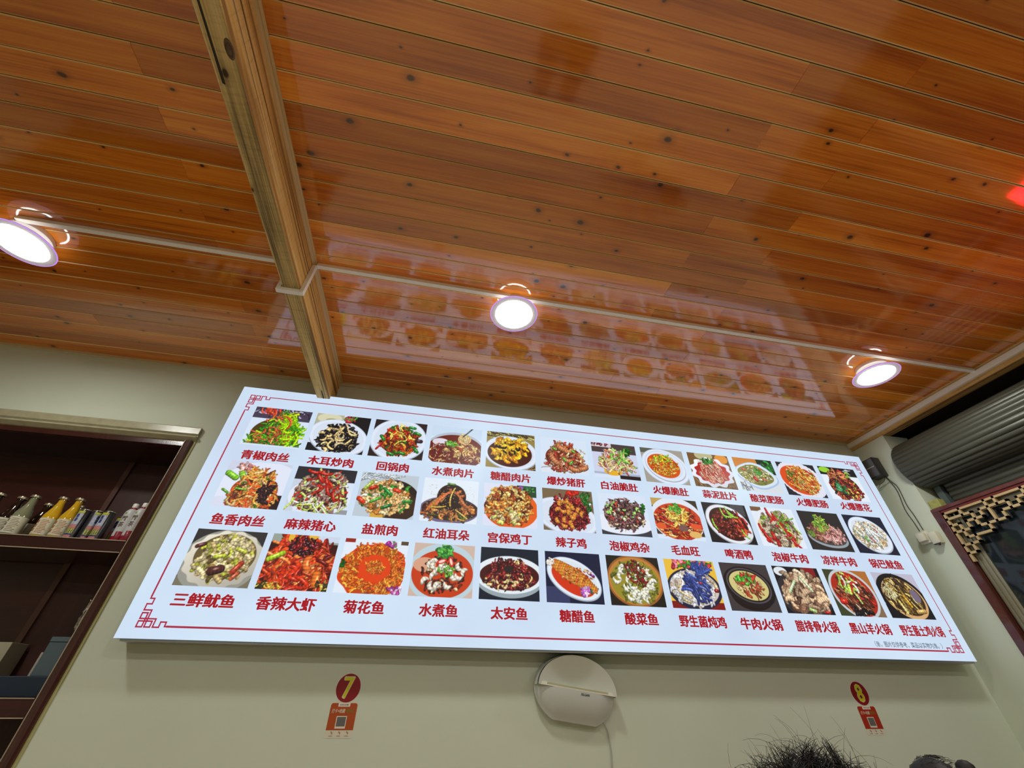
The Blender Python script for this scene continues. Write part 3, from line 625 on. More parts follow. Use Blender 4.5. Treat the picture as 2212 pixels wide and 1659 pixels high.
def D25(p):
    p.a[:] = (46, 46, 46); p.rect(0, .85, 1, 1, (120, 115, 95)); p.ell(.5, .56, .56, .56, (150, 150, 140)); p.ell(.52, .52, .52, .5, (206, 200, 184), 0, .15, .035, 14); p.ell(.53, .47, .42, .4, (100, 85, 50))
    p.heap(230, .53, .5, .39, .38, .085, .026, pal(((222, 205, 155), 6), ((200, 175, 115), 3), ((180, 185, 60), 2), ((120, 95, 50), 1)), .3, .1, gloss=.3, base=(110, 90, 50)); p.piece(.48, .72, .12, .06, -.3, (80, 40, 35)); p.piece(.75, .66, .14, .04, -1, (180, 60, 35)); p.piece(.14, .3, .1, .03, -.4, (90, 45, 45)); p.piece(.46, .48, .12, .03, -.2, (190, 200, 60)); p.piece(.72, .36, .14, .03, .3, (190, 195, 70)); p.piece(.76, .8, .1, .03, -.9, (195, 90, 60))
def D26(p):
    p.a[:] = (60, 20, 14); p.rect(0, 0, 1, .16, (150, 160, 150)); p.ell(.5, .06, .34, .12, (230, 180, 60)); p.rect(.68, 0, 1, .12, (205, 215, 235))
    p.heap(150, .5, .56, .56, .48, .24, .026, pal(((225, 70, 25), 5), ((200, 45, 20), 3), ((240, 130, 60), 2), ((110, 20, 15), 2)), .5, .2, gloss=1, base=(130, 30, 15)); p.heap(60, .5, .22, .2, .18, .07, .02, pal(((50, 12, 18), 3), ((130, 20, 25), 2)), .4, gloss=1.4)
    p.piece(.14, .42, .2, .04, -.5, (165, 200, 40)); p.piece(.62, .52, .14, .055, 1.4, (240, 120, 50), .3); p.piece(.8, .78, .13, .06, 1.5, (235, 120, 40)); p.heap(40, .15, .94, .2, .06, .05, .012, pal(((50, 60, 30), 1), ((225, 180, 60), 1))); p.heap(20, .92, .9, .1, .1, .04, .012, pal(((60, 60, 30), 1), ((225, 200, 80), 1)))
def D27(p):
    p.a[:] = WH2; p.rect(0, 0, .16, .08, (150, 40, 30)); p.rect(.88, 0, 1, .08, (90, 70, 50)); p.ell(.52, .58, .52, .5, (215, 62, 18), 0, 0, .03, 9)
    for i in range(12):
        a = i / 12 * 2 * PI; p.heap(34, .52 + .37 * math.cos(a), .56 + .37 * math.sin(a), .13, .12, .08, .013, pal(((232, 120, 30), 4), ((245, 165, 60), 2), ((205, 75, 20), 2)), .3, base=(190, 70, 20))
    p.ell(.54, .54, .24, .25, (222, 66, 18)); p.heap(50, .53, .52, .14, .11, .06, .012, pal(((240, 150, 50), 3), ((225, 105, 30), 2)), .3, base=(190, 70, 20)); p.heap(14, .72, .06, .1, .05, .06, .02, pal(((190, 60, 170), 1), ((220, 200, 225), 1), ((90, 140, 60), 1))); p.heap(12, .9, .92, .1, .07, .07, .022, pal(((190, 60, 160), 1), ((225, 190, 220), 1))); p.heap(8, .04, .45, .05, .12, .05, .015, pal((DG, 1)))
def D28(p):
    p.a[:] = (205, 180, 165); p.ell(.5, .55, .56, .56, (186, 208, 218)); p.ell(.5, .57, .49, .45, (196, 60, 18)); p.ell(.2, .42, .18, .14, (215, 160, 130))
    p.heap(110, .5, .6, .36, .36, .05, .018, pal(((70, 25, 20), 4), ((120, 40, 25), 2), ((230, 200, 150), 1)), .3); 
    for i in range(17): 
        a = rs.uniform(0, 2 * PI); r_ = rs.uniform(.35, 1); p.piece(.5 + .4 * r_ * math.cos(a), .6 + .34 * r_ * math.sin(a), .07, .038, rs.uniform(0, 3), (232, 224, 205), .3, .5)
    p.heap(30, .55, .5, .14, .12, .03, .014, pal(((110, 175, 60), 1))); p.heap(40, .5, .16, .11, .12, .05, .026, pal(((45, 140, 45), 2), ((90, 185, 70), 1)), .5)
    for cx_, an in ((.47, -20), (.62, 70)): p.ell(cx_, .34, .085, .045, (215, 40, 35), an); p.ell(cx_, .34, .055, .025, (240, 215, 200), an)
def D29(p):
    p.a[:] = (22, 30, 44); p.ell(.5, .58, .58, .38, (150, 165, 172)); p.ell(.5, .52, .58, .36, (226, 236, 242)); p.ell(.5, .54, .5, .28, (70, 18, 18)); p.heap(320, .5, .52, .49, .28, .06, .018, pal(((105, 22, 24), 5), ((60, 16, 18), 3), ((160, 40, 35), 2), ((225, 190, 120), 1)), .4, .45, gloss=1.2, base=(50, 14, 14)); p.ell(.48, .42, .08, .07, (45, 35, 32)); p.heap(10, .5, .68, .4, .1, .05, .02, pal(((232, 205, 140), 1)))
def D30(p):
    p.a[:] = (22, 26, 56); p.rect(0, .7, .4, 1, (52, 58, 95)); plate(p, .5, .52, .5, .36, 24, (226, 236, 246)); p.ell(.48, .56, .40, .25, (208, 52, 16), 26)
    for i in range(22):
        t = i / 21; p.piece(.16 + .72 * t, .24 + .50 * t, .17 * math.sin(PI * min(1, t * .8 + .16)) + .03, .025, 2.0, (222 - 20 * (i % 2), 112 + 16 * (i % 3), 42), .2, .5)
    p.heap(90, .56, .48, .3, .17, .03, .008, pal(((240, 160, 80), 2), ((150, 50, 20), 2)), .2, ang=30); p.heap(10, .1, .22, .07, .05, .08, .014, pal(((235, 225, 215), 1)), .3); p.heap(16, .7, .78, .09, .08, .06, .024, pal(((205, 110, 210), 3), ((235, 190, 235), 1), ((60, 120, 50), 1))); p.piece(.83, .45, .06, .02, .4, (120, 40, 130))
def D31(p):
    p.a[:] = (30, 24, 18); p.ell(.5, .5, .52, .52, (150, 92, 36)); p.ell(.5, .5, .49, .48, (190, 125, 55)); p.ell(.5, .52, .45, .44, (150, 138, 40)); p.heap(60, .5, .52, .42, .4, .08, .03, pal(((165, 155, 50), 3), ((120, 120, 40), 2)), .3, gloss=.2)
    for i in range(42):
        a = rs.uniform(0, 2 * PI); r_ = rs.uniform(0, 1) ** .6; p.piece(.5 + .38 * r_ * math.cos(a), .53 + .36 * r_ * math.sin(a), .09, .034, rs.uniform(0, 3), (236, 236, 214), .4, .4)
    p.heap(40, .5, .3, .2, .22, .04, .02, pal(((120, 35, 22), 3), ((190, 60, 30), 1))); p.heap(12, .6, .52, .12, .06, .06, .022, pal(((130, 30, 25), 1))); p.heap(20, .5, .5, .4, .4, .04, .012, pal(((70, 110, 40), 1)))
def D32(p):
    p.a[:] = (232, 188, 60); p.heap(40, .5, .1, .5, .12, .07, .03, pal(((215, 50, 70), 3), ((235, 120, 140), 2), ((70, 150, 50), 3))); p.rect(0, .86, 1, 1, (125, 24, 20)); p.ell(.5, .6, .52, .42, (34, 34, 60)); p.ell(.5, .58, .47, .36, (205, 195, 185)); p.heap(90, .5, .58, .44, .33, .14, .026, pal(((235, 234, 236), 4), ((215, 190, 160), 2), ((225, 205, 150), 1)), .4, gloss=.4)
    p.heap(46, .55, .55, .22, .22, .22, .028, pal(((58, 76, 150), 3), ((40, 52, 120), 2), ((95, 115, 185), 1)), .3, ang=50, gloss=.7); p.heap(16, .72, .22, .15, .1, .16, .03, pal(((62, 84, 165), 1))); p.piece(.64, .48, .03, .018, 0, (200, 40, 50)); p.piece(.92, .62, .04, .03, 0, (150, 30, 40)); p.piece(.28, .72, .24, .02, .5, (230, 200, 150))
def D33(p):
    p.a[:] = (62, 56, 58); p.ell(.5, .66, .42, .32, (30, 18, 16)); p.ell(.5, .5, .5, .42, (28, 24, 26), 10); p.ell(.5, .47, .44, .36, (80, 76, 80), 10); p.ell(.5, .47, .41, .33, (28, 22, 24), 10); p.ell(.5, .47, .385, .30, (208, 198, 128), 10)
    p.heap(100, .5, .48, .26, .25, .08, .015, pal(((130, 70, 40), 4), ((215, 185, 130), 2), ((180, 60, 35), 2)), .4, ang=50); p.heap(30, .48, .33, .2, .12, .07, .022, pal(((90, 185, 60), 3), ((200, 50, 40), 1)), .4)
def D34(p):
    p.a[:] = (24, 22, 26); p.rect(.62, 0, .92, .2, (135, 26, 30)); p.ell(.16, .12, .14, .1, (225, 232, 238)); p.ell(.5, .6, .55, .5, (48, 44, 48))
    p.heap(110, .5, .55, .47, .42, .14, .044, pal(((205, 170, 135), 5), ((228, 200, 165), 2), ((150, 110, 85), 3), ((95, 65, 50), 1)), .4, .1, gloss=.4, base=(80, 55, 45)); p.piece(.3, .44, .26, .028, -.8, (205, 228, 175)); p.piece(.62, .36, .28, .028, 1.0, (210, 230, 180)); p.piece(.55, .92, .1, .03, .3, (170, 205, 120)); p.piece(.85, .95, .1, .02, 0, (190, 30, 30))
def D35(p):
    p.a[:] = (60, 66, 40); p.rect(.6, 0, 1, .5, (175, 110, 50)); p.rect(.5, .7, 1, 1, (130, 105, 80)); p.ell(.5, .52, .5, .52, (198, 202, 208), 25); p.ell(.5, .52, .45, .46, (170, 42, 24), 25)
    p.heap(230, .5, .55, .38, .4, .09, .016, pal(((105, 55, 35), 4), ((60, 28, 22), 3), ((180, 110, 70), 2), ((190, 40, 28), 1)), .3, ang=50, base=(90, 35, 22)); p.heap(28, .46, .3, .22, .18, .12, .026, pal(((185, 215, 90), 3), ((205, 45, 30), 2), ((240, 235, 210), 1))); p.piece(.2, .7, .08, .05, 0, (210, 45, 30)); p.piece(.5, .85, .2, .012, .9, (235, 225, 190)); p.heap(8, .5, .9, .2, .06, .05, .035, pal(((25, 20, 25), 1))); p.piece(.55, .6, .2, .02, 1.2, (190, 215, 110))
def D36(p):
    p.a[:] = (190, 186, 205); p.rect(0, .7, 1, 1, (18, 22, 26)); p.ell(.5, .55, .54, .52, (26, 22, 24), 18); p.ell(.52, .56, .46, .44, (215, 170, 115), 18); p.ell(.52, .53, .42, .39, (60, 42, 24), 18)
    p.heap(170, .48, .52, .38, .36, .12, .016, pal(((150, 120, 55), 3), ((70, 45, 25), 4), ((230, 200, 110), 2), ((200, 150, 60), 1), ((235, 225, 185), 1)), .5, ang=60, base=(60, 42, 22)); p.heap(40, .25, .42, .14, .16, .08, .009, pal(((225, 215, 160), 1)), .7)
    p.ell(.8, .5, .09, .15, (120, 105, 125), -20); p.piece(.38, .76, .22, .026, 1.3, (235, 215, 120)); p.piece(.55, .62, .2, .026, 1.2, (225, 165, 40)); p.piece(.75, .84, .16, .04, -.1, (205, 165, 90)); p.piece(.52, .2, .5, .012, 1.35, (40, 30, 30))
DISHES = [D01, D02, D03, D04, D05, D06, D07, D08, D09, D10, D11, D12, D13, D14, D15, D16, D17, D18, D19, D20, D21, D22, D23, D24, D25, D26, D27, D28, D29, D30, D31, D32, D33, D34, D35, D36]
NAMES = ['青椒肉丝', '木耳炒肉', '回锅肉', '水煮肉片', '糖醋肉片', '爆炒猪肝', '白油脆肚', '火爆脆肚', '蒜泥肚片', '酸菜肥肠', '火爆肥肠', '火爆腰花',
         '鱼香肉丝', '麻辣猪心', '盐煎肉', '红油耳朵', '宫保鸡丁', '辣子鸡', '泡椒鸡杂', '毛血旺', '啤酒鸭', '泡椒牛肉', '凉拌牛肉', '锅巴鱿鱼',
         '三鲜鱿鱼', '香辣大虾', '菊花鱼', '水煮鱼', '太安鱼', '糖醋鱼', '酸菜鱼', '野生菌炖鸡', '牛肉火锅', '腊排骨火锅', '黑山羊火锅', '野生菌土鸡火锅']
PLABEL = ['green pepper strips with shredded pork', 'black fungus and pale pork slices on white plate', 'red brown pork slices with green pepper', 'pork slices in dark red broth with chopsticks', 'golden pork pieces in brown sauce',
          'large brown liver slices with spring onion', 'pale tripe strips with ginger on square plate', 'orange tripe shreds in round white dish', 'pink tripe in wavy white bowl on wood', 'olive green soup in square white bowl',
          'orange intestine rings on scalloped plate', 'dark red kidney pieces with green lime behind', 'orange shredded pork beside a pink flower', 'grey meat slices with dried red chillies', 'tan pork with peppers in a dark pan',
          'mound of sliced ear with sesame', 'diced chicken with peanuts in orange oil', 'golden chicken cubes among dark red chillies', 'brown giblets mound with green rings', 'red broth with yellow sprouts and herbs',
          'dark duck pieces in oval white bowl', 'beige beef slices with long red peppers', 'cold beef with herbs on dark ground', 'cream squid on white plate on navy ground', 'beige squid rolls in wavy bowl',
          'heap of red prawns', 'orange ring of flower shaped fish', 'fish in red broth with herb and pepper rings', 'dark red fish dish in wide white bowl', 'whole sauced fish on slanted white plate', 'white fish pieces in yellow soup in wooden bowl',
          'blue skinned chicken in pale soup with flowers', 'pale yellow beef pot in black casserole', 'beige rib pieces with green stalks', 'mutton in oval bowl with green stalks', 'mushroom and chicken pot with wooden rim']

# ------------------------------------------------------------------ backlit menu board
MX0, MX1, MZ0, MZ1 = -0.5515, 1.4170, 0.0822, 0.6665
menu = empty('menu_light_box', P((MX0 + MX1) / 2, 1.02, MZ0), 'long backlit white menu board with rows of dish photos and red captions', 'menu board')
YB = 1.0
fr = MB(); t = .0035
fr.box(*bxu(MX0, MX1, YB + .0015, W, MZ0, MZ0 + t)).box(*bxu(MX0, MX1, YB + .0015, W, MZ1 - t, MZ1)).box(*bxu(MX0, MX0 + t, YB + .0015, W, MZ0 + t, MZ1 - t)).box(*bxu(MX1 - t, MX1, YB + .0015, W, MZ0 + t, MZ1 - t))
fr.box(*bxu(MX0 + t, MX1 - t, W - .004, W - .001, MZ0 + t, MZ1 - t))
fr.box(*bxu(MX0 + .010, MX1 - .004, YB + .004, W, MZ0 - .0042, MZ0 - .0001))
fr.build('aluminium_frame', M['alu'], menu)
MB().box(*bxu(MX0, MX1, YB, YB + .0014, MZ0, MZ1)).build('lit_panel', M['face'], menu)
xs = np.interp(np.arange(1, 13), [1, 3, 5, 10, 12], [-.4975, -.190, .121, .907, 1.221])
def print_grid(name, x0, x1, z0, z1, arr, y, parent, label):
    h, w_ = arr.shape[:2]
    X, Z = np.meshgrid(np.linspace(x0, x1, w_), np.linspace(z1, z0, h))
    v = np.stack([X * S, np.full_like(X, y * S), Z * S + CZ], -1).reshape(-1, 3).astype(np.float32) - np.array(ORG[parent.name], np.float32)
    idx = np.arange(h * w_).reshape(h, w_)
    q = np.stack([idx[1:, :-1], idx[1:, 1:], idx[:-1, 1:], idx[:-1, :-1]], -1).reshape(-1)
    nq = (h - 1) * (w_ - 1)
    me = bpy.data.meshes.new(name); me.vertices.add(h * w_); me.loops.add(nq * 4); me.polygons.add(nq)
    me.vertices.foreach_set('co', v.ravel()); me.loops.foreach_set('vertex_index', q.astype(np.int32))
    me.polygons.foreach_set('loop_start', np.arange(0, nq * 4, 4, dtype=np.int32))
    me.update(calc_edges=True)
    at = me.color_attributes.new('print', 'FLOAT_COLOR', 'POINT')
    c = np.ones((h * w_, 4), np.float32); c[:, :3] = arr.reshape(-1, 3); at.data.foreach_set('color', c.ravel())
    me.materials.append(M['photo'])
    o = bpy.data.objects.new(name, me); COL.objects.link(o); o.parent = parent; ORG[o.name] = ORG[parent.name]
    if label: o['label'] = label
    return o
def text(name, body, xc, zc, height, width, y, mat, parent, bold=0.012, rot=0.0, align='C', shear=0, face='back', label=None):
    """flat lettering on the wall side (facing -y); height and width in survey units; scaled to fit"""
    cu = bpy.data.curves.new(name, 'FONT'); cu.body = body; cu.size = 1; cu.offset = 0; cu.resolution_u = 2; cu.shear = shear
    tmp = bpy.data.objects.new('t', cu); COL.objects.link(tmp)
    dg = bpy.context.evaluated_depsgraph_get(); me = bpy.data.meshes.new_from_object(tmp.evaluated_get(dg))
    bpy.data.objects.remove(tmp); bpy.data.curves.remove(cu)
    co = np.array([v.co[:] for v in me.vertices]); mn, mx = co.min(0), co.max(0)
    sx = width / (mx[0] - mn[0]); sz = height / (mx[1] - mn[1]); cx_, cy_ = (mn[0] + mx[0]) / 2, (mn[1] + mx[1]) / 2
    for v in me.vertices:
        a, b_ = (v.co.x - cx_) * sx, (v.co.y - cy_) * sz
        a, b_ = a * math.cos(rot) - b_ * math.sin(rot), a * math.sin(rot) + b_ * math.cos(rot)
        v.co = P(xc + a, y, zc + b_)
    me.name = name; me.materials.clear()
    if bold > 0.003:
        nv = len(me.vertices); vs = np.array([v.co[:] for v in me.vertices]); fs = [tuple(p.vertices) for p in me.polygons]
        ux, uz = bold * sx * S * 1.5, bold * sz * S * 1.0; V_ = []; F_ = []
        for i_, (a, b_) in enumerate(((0, 0), (1, 0), (-1, 0), (.5, 1), (-.5, -1), (.5, -1), (-.5, 1))):
            V_ += [(v[0] + a * ux, v[1] + i_ * .00003, v[2] + b_ * uz) for v in vs]; F_ += [tuple(k + i_ * nv for k in f) for f in fs]
        bpy.data.meshes.remove(me); me = bpy.data.meshes.new(name); me.from_pydata(V_, [], F_)
    return link_mesh(name, me, mat, parent) if not label else tag(link_mesh(name, me, mat, parent), label)
for i in range(36):
    r_, c_ = divmod(i, 12)
    f = c_ / 11
    z1 = (.6080 + .0045 * f, .4505, .2862)[r_]; z0 = z1 - .1125
    pic = Pic(WH); rs.seed(100 + i); DISHES[i](pic)
    print_grid('dish_photo', xs[c_], xs[c_] + .1405, z0, z1, pic.out(), YB - .0004, menu, 'photo of ' + PLABEL[i])
    nch = len(NAMES[i]); wd = {3: .079, 4: .109, 5: .121, 6: .120, 7: .133}[nch]
    if r_ == 0: zc = .4685 + .011 * f
    elif r_ == 1: zc = .3095 + .001 * f
    else: zc = .1490 - .0030 * f
    if r_ == 2 and nch <= 4: wd *= 1.03
    text('caption', NAMES[i], xs[c_] + .070 + (.003 if nch == 7 else 0), zc, .0238, wd, YB - .0006, M['print'], menu, 0.027)
text('footnote', '（亲，图片仅供参考，菜品以实物为准。）', 1.2295, .1135, .0125, .205, YB - .0006, M['note'], menu, 0.008)
# red border line with fret corners
bo_ = MB()
def seg(a, b_, wd=.0021):
    x0, x1 = sorted((a[0], b_[0])); z0, z1 = sorted((a[1], b_[1])); h_ = wd / 2
    p0 = P(x0 - h_, YB - .0005, z0 - h_); p1 = P(x1 + h_, YB - .0005, z1 + h_)
    bo_.add([(p0[0], p0[1], p0[2]), (p1[0], p0[1], p0[2]), (p1[0], p0[1], p1[2]), (p0[0], p0[1], p1[2])], [(0, 1, 2, 3)])
bx0, bx1, bz0, bz1 = -.524, 1.3915, .1010, .6415
gq = .0080
def corner(cx_, cz_, sx, sz):
    def q(i, j): return (cx_ + sx * i * gq, cz_ + sz * j * gq)
    def path(pts):
        for a, b_ in zip(pts[:-1], pts[1:]): seg(q(*a), q(*b_), .0026)
    for i, j in ((0, 0), (1.7, 0), (0, 1.7)): path([(i, j), (i + 1.2, j), (i + 1.2, j + 1.2), (i, j + 1.2), (i, j)])
    path([(6.6, .2), (6.0, .2), (6.0, 1.1), (4.8, 1.1), (4.8, 0), (3.5, 0), (3.5, 1.7), (.9, 1.7)]); path([(.2, 6.6), (.2, 6.0), (1.1, 6.0), (1.1, 4.8), (0, 4.8), (0, 3.5), (1.7, 3.5), (1.7, .9)])
    path([(1.2, 1.2), (2.2, 1.2)]); path([(1.2, 1.2), (1.2, 2.2)])
for cx_, sx in ((bx0, 1), (bx1, -1)):
    for cz_, sz in ((bz0, 1), (bz1, -1)): corner(cx_, cz_, sx, sz)
e_ = 6.6 * gq; o_ = .2 * gq
seg((bx0 + e_, bz0 + o_), (bx1 - e_, bz0 + o_), .0034); seg((bx0 + e_, bz1 - o_), (bx1 - e_, bz1 - o_), .0026)
seg((bx0 + o_, bz0 + e_), (bx0 + o_, bz1 - e_), .0032); seg((bx1 - o_, bz0 + e_), (bx1 - o_, bz1 - e_), .0026)
bo_.build('red_border', M['border'], menu)

# ------------------------------------------------------------------ built-in cabinet on the left
cab = empty('wall_cabinet', P(-1.1, W, CZ0), 'dark red wooden shelf cabinet let into the wall left of the menu', 'cabinet')
CD = 1.18
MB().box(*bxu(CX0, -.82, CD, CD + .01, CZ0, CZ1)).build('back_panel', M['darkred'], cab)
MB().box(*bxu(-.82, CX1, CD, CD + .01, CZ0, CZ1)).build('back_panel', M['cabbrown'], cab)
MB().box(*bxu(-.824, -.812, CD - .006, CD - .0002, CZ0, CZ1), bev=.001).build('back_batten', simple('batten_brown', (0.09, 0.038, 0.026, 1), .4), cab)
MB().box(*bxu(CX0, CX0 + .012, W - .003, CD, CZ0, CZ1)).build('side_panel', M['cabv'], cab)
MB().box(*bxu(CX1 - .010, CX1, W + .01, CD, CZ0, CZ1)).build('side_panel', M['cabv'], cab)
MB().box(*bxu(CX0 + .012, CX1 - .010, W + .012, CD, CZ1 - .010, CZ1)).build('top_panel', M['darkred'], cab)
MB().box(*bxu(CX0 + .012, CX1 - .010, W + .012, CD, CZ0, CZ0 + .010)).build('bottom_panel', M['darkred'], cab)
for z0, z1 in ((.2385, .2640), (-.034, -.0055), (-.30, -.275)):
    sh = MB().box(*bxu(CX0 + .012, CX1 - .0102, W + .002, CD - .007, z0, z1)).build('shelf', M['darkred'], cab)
    for zz in (z0, z1 - .0016): MB().box(*bxu(CX0 + .012, CX1 - .0102, W + .0003, W + .0018, zz, zz + .0016)).build('edge_band', M['edgeband'], sh)
# stepped moulding across the top, upright moulding on the right
mb = MB()
def profile_x(mb, pts, x0, x1): mb.prism([(P(0, y, 0)[1], P(0, 0, z)[2]) for y, z in pts], x0 * S, x1 * S, 0)
profile_x(mb, [(W, .5475), (W - .008, .5475), (W - .010, .545), (W - .010, .5285), (W - .006, .5245), (W - .006, .5225), (W - .013, .5215), (W - .014, .5170), (W - .004, .5100), (W, .5085)], CX0 - .02, -.6190)
mb.build('top_moulding', M['cabtrim'], cab)
MB().box(*bxu(CX0, CX1 - .0005, W - .002, W + .011, .4955, .5083), bev=.002).build('top_rail', M['cabv'], cab)
mb = MB()
def profile_z(mb, pts, z0, z1): mb.prism([(P(x, 0, 0)[0], P(0, y, 0)[1]) for x, y in pts], P(0, 0, z0)[2], P(0, 0, z1)[2], 2)
profile_z(mb, [(-.6395, W + .012), (-.6395, W - .006), (-.6375, W - .009), (-.6265, W - .011), (-.6235, W - .007), (-.6235, W)], CZ0, .5090)
mb.build('upright_moulding', M['cabv'], cab)
MB().box(*bxu(-.6408, -.6396, W - .0095, W - .0055, CZ0, .5090)).build('pale_edge', M['edgeband'], cab)
MB().box(*bxu(-.6234, -.6190, W - .003, W - .0002, CZ0 + .35, .5090)).build('tape_edge', M['tape'], cab)

# ------------------------------------------------------------------ drinks on the middle shelf
ZS = .2641
def lathe_part(name, prof, c, mat, parent, seg=24, a0=0.0, a1=2 * PI):
    return MB().lathe([(r * S, h * S) for r, h in prof], c, seg, 2, 0, a0, a1).build(name, mat, parent, smooth=40)
mcap = simple('crown_cap_metal', (0.42, 0.38, 0.25, 1), .3, metal=.7)
mlab = simple('cream_paper_label', (0.62, 0.60, 0.45, 1), .7, noise=.2, nscale=140)
mtext = simple('label_ink', (0.20, 0.16, 0.12, 1), .7)
mdark = simple('dark_brown_glass', (0.012, 0.006, 0.004, 1), .06, coat=.5)
mclear = simple('clear_green_glass', (0.20, 0.22, 0.13, 1), .06, coat=.5)
myel = simple('orange_soda_glass', (0.60, 0.36, 0.015, 1), .08, coat=.5)
def bottle(x, y, mat, label, h=.0925, r=.0150, paper=True):
    o = empty('glass_bottle', P(x, y, ZS), label, 'bottle', 'glass soda bottles on the cabinet shelf')
    c = P(x, y, ZS); k = h / .0925
    lathe_part('glass_body', [(0, 0), (r * .9, 0), (r, .002), (r, .043 * k), (r * .93, .050 * k), (r * .55, .068 * k), (r * .43, .078 * k), (r * .42, .0885 * k), (r * .5, .0892 * k), (0, .0895 * k)], c, mat, o)
    lathe_part('crown_cap', [(r * .60, .0862 * k), (r * .62, .0872 * k), (r * .56, .0915 * k), (r * .4, .0925 * k), (0, .0925 * k)], c, mcap, o, 20)
    if paper:
        lb = lathe_part('paper_label', [(r + .0002, .006), (r + .0002, .041 * k)], c, mlab, o)
        mb = MB(); random.seed(int(abs(x) * 9999))
        for i in range(9):
            z = (.010 + i * .0032) * S * k; a = -PI / 2 - .1; a2 = a + random.uniform(.7, 1.1)
            mb.lathe([((r + .0004) * S, z), ((r + .0004) * S, z + .0011 * S)], c, 6, 2, 0, a, a2)
        for i in range(3):
            z = (.012 + i * .009) * S * k; mb.lathe([((r + .0004) * S, z), ((r + .0004) * S, z + .006 * S)], c, 3, 2, 0, -PI / 2 - .75, -PI / 2 - .35)
        mb.build('print', mtext if mat is not myel else simple('orange_ink', (0.40, 0.14, 0.03, 1), .7), lb)
    return o
bottle(-.9290, 1.092, mdark, 'dark brown glass bottle at the left end of the shelf row')
bottle(-.8925, 1.076, mclear, 'clear glass bottle with crown cap left of the yellow sodas')
bottle(-.8980, 1.128, mdark, 'dark glass bottle standing behind the clear bottle', .0925)
bottle(-.9620, 1.078, mdark, 'dark glass bottle nearest the frame edge on the shelf')
bottle(-.8360, 1.075, myel, 'yellow orange soda bottle, the left one of two')
bottle(-.8030, 1.075, myel, 'yellow orange soda bottle next to the cans')
bottle(-.8330, 1.128, mclear, 'clear glass bottle half hidden behind the yellow sodas', .0935)
bottle(-.8010, 1.132, mdark, 'dark glass bottle hidden behind the first can', .0810)
mtop = simple('can_lid_metal', (0.55, 0.55, 0.42, 1), .3, metal=.7)
mcy = simple('can_yellow_print', (0.50, 0.50, 0.05, 1), .35); mcb = simple('can_black_print', (0.015, 0.015, 0.02, 1), .3); mcp = simple('can_pink_print', (0.55, 0.20, 0.20, 1), .35)
mcw = simple('can_pale_picture', (0.42, 0.46, 0.58, 1), .35, noise=.6, nscale=120); mcn = simple('can_navy_print', (0.03, 0.05, 0.18, 1), .35)
def can(x, y, label, turn=0.0):
    r, h = .0113, .0655
    o = empty('drink_can', P(x, y, ZS), label, 'can', 'slim drink cans on the cabinet shelf')
    c = P(x, y, ZS)
    lathe_part('can_body', [(0, 0), (r * .85, 0), (r, .002), (r, h - .003), (r * .88, h), (r * .82, h - .0015), (0, h - .0015)], c, mcb, o)
    lathe_part('can_lid', [(r * .90, h - .0012), (r * .90, h + .0004), (r * .82, h + .0004), (r * .8, h - .0012)], c, mtop, o)
    a0, a1 = -PI / 2 - .95 + turn, -PI / 2 + .55 + turn; e2 = .00025
    for z0, z1, mm in ((.003, .0085, mcp), (.0085, .0120, mcn), (.0120, .0230, mcy), (.0235, .0310, mcp), (.0312, .0560, mcw), (.0565, .0615, mcy)):
        lathe_part('printed_band', [(r + e2, z0), (r + e2, z1)], c, mm, o, 10, a0, a1)
    mb = MB()
    for i in range(4):
        aa = a0 + .2 + i * .33
        for z0, z1, d in ((.0135, .0150, .2), (.0170, .0182, .22), (.0205, .0215, .18)): mb.lathe([((r + .0005) * S, z0 * S), ((r + .0005) * S, z1 * S)], c, 2, 2, 0, aa, aa + d)
        mb.lathe([((r + .0005) * S, .0130 * S), ((r + .0005) * S, .0222 * S)], c, 1, 2, 0, aa + .08, aa + .12)
    mb.build('lettering', mcn, o)
    mb = MB(); mb.lathe([((r + .0005) * S, .038 * S), ((r + .0005) * S, .046 * S)], c, 4, 2, 0, a0 + .6, a0 + 1.0).lathe([((r + .0005) * S, .047 * S), ((r + .0005) * S, .0545 * S)], c, 4, 2, 0, a0 + .5, a0 + .95)
    mb.build('picture_figure', mcn, o)
    return o
can(-.7755, 1.072, 'slim printed can beside the yellow soda bottle')
can(-.7535, 1.076, 'slim can turned to its yellow and black side, middle of three', 1.25)
can(-.7290, 1.074, 'slim printed can next to the white tea bottles')
can(-.7170, 1.108, 'slim can standing behind the right printed can')
mtea = simple('white_tea_sleeve', (0.58, 0.59, 0.60, 1), .4); mred = simple('tea_crimson', (0.32, 0.012, 0.035, 1), .3, coat=.4); mgrn = simple('leaf_green_print', (0.25, 0.38, 0.10, 1), .5)
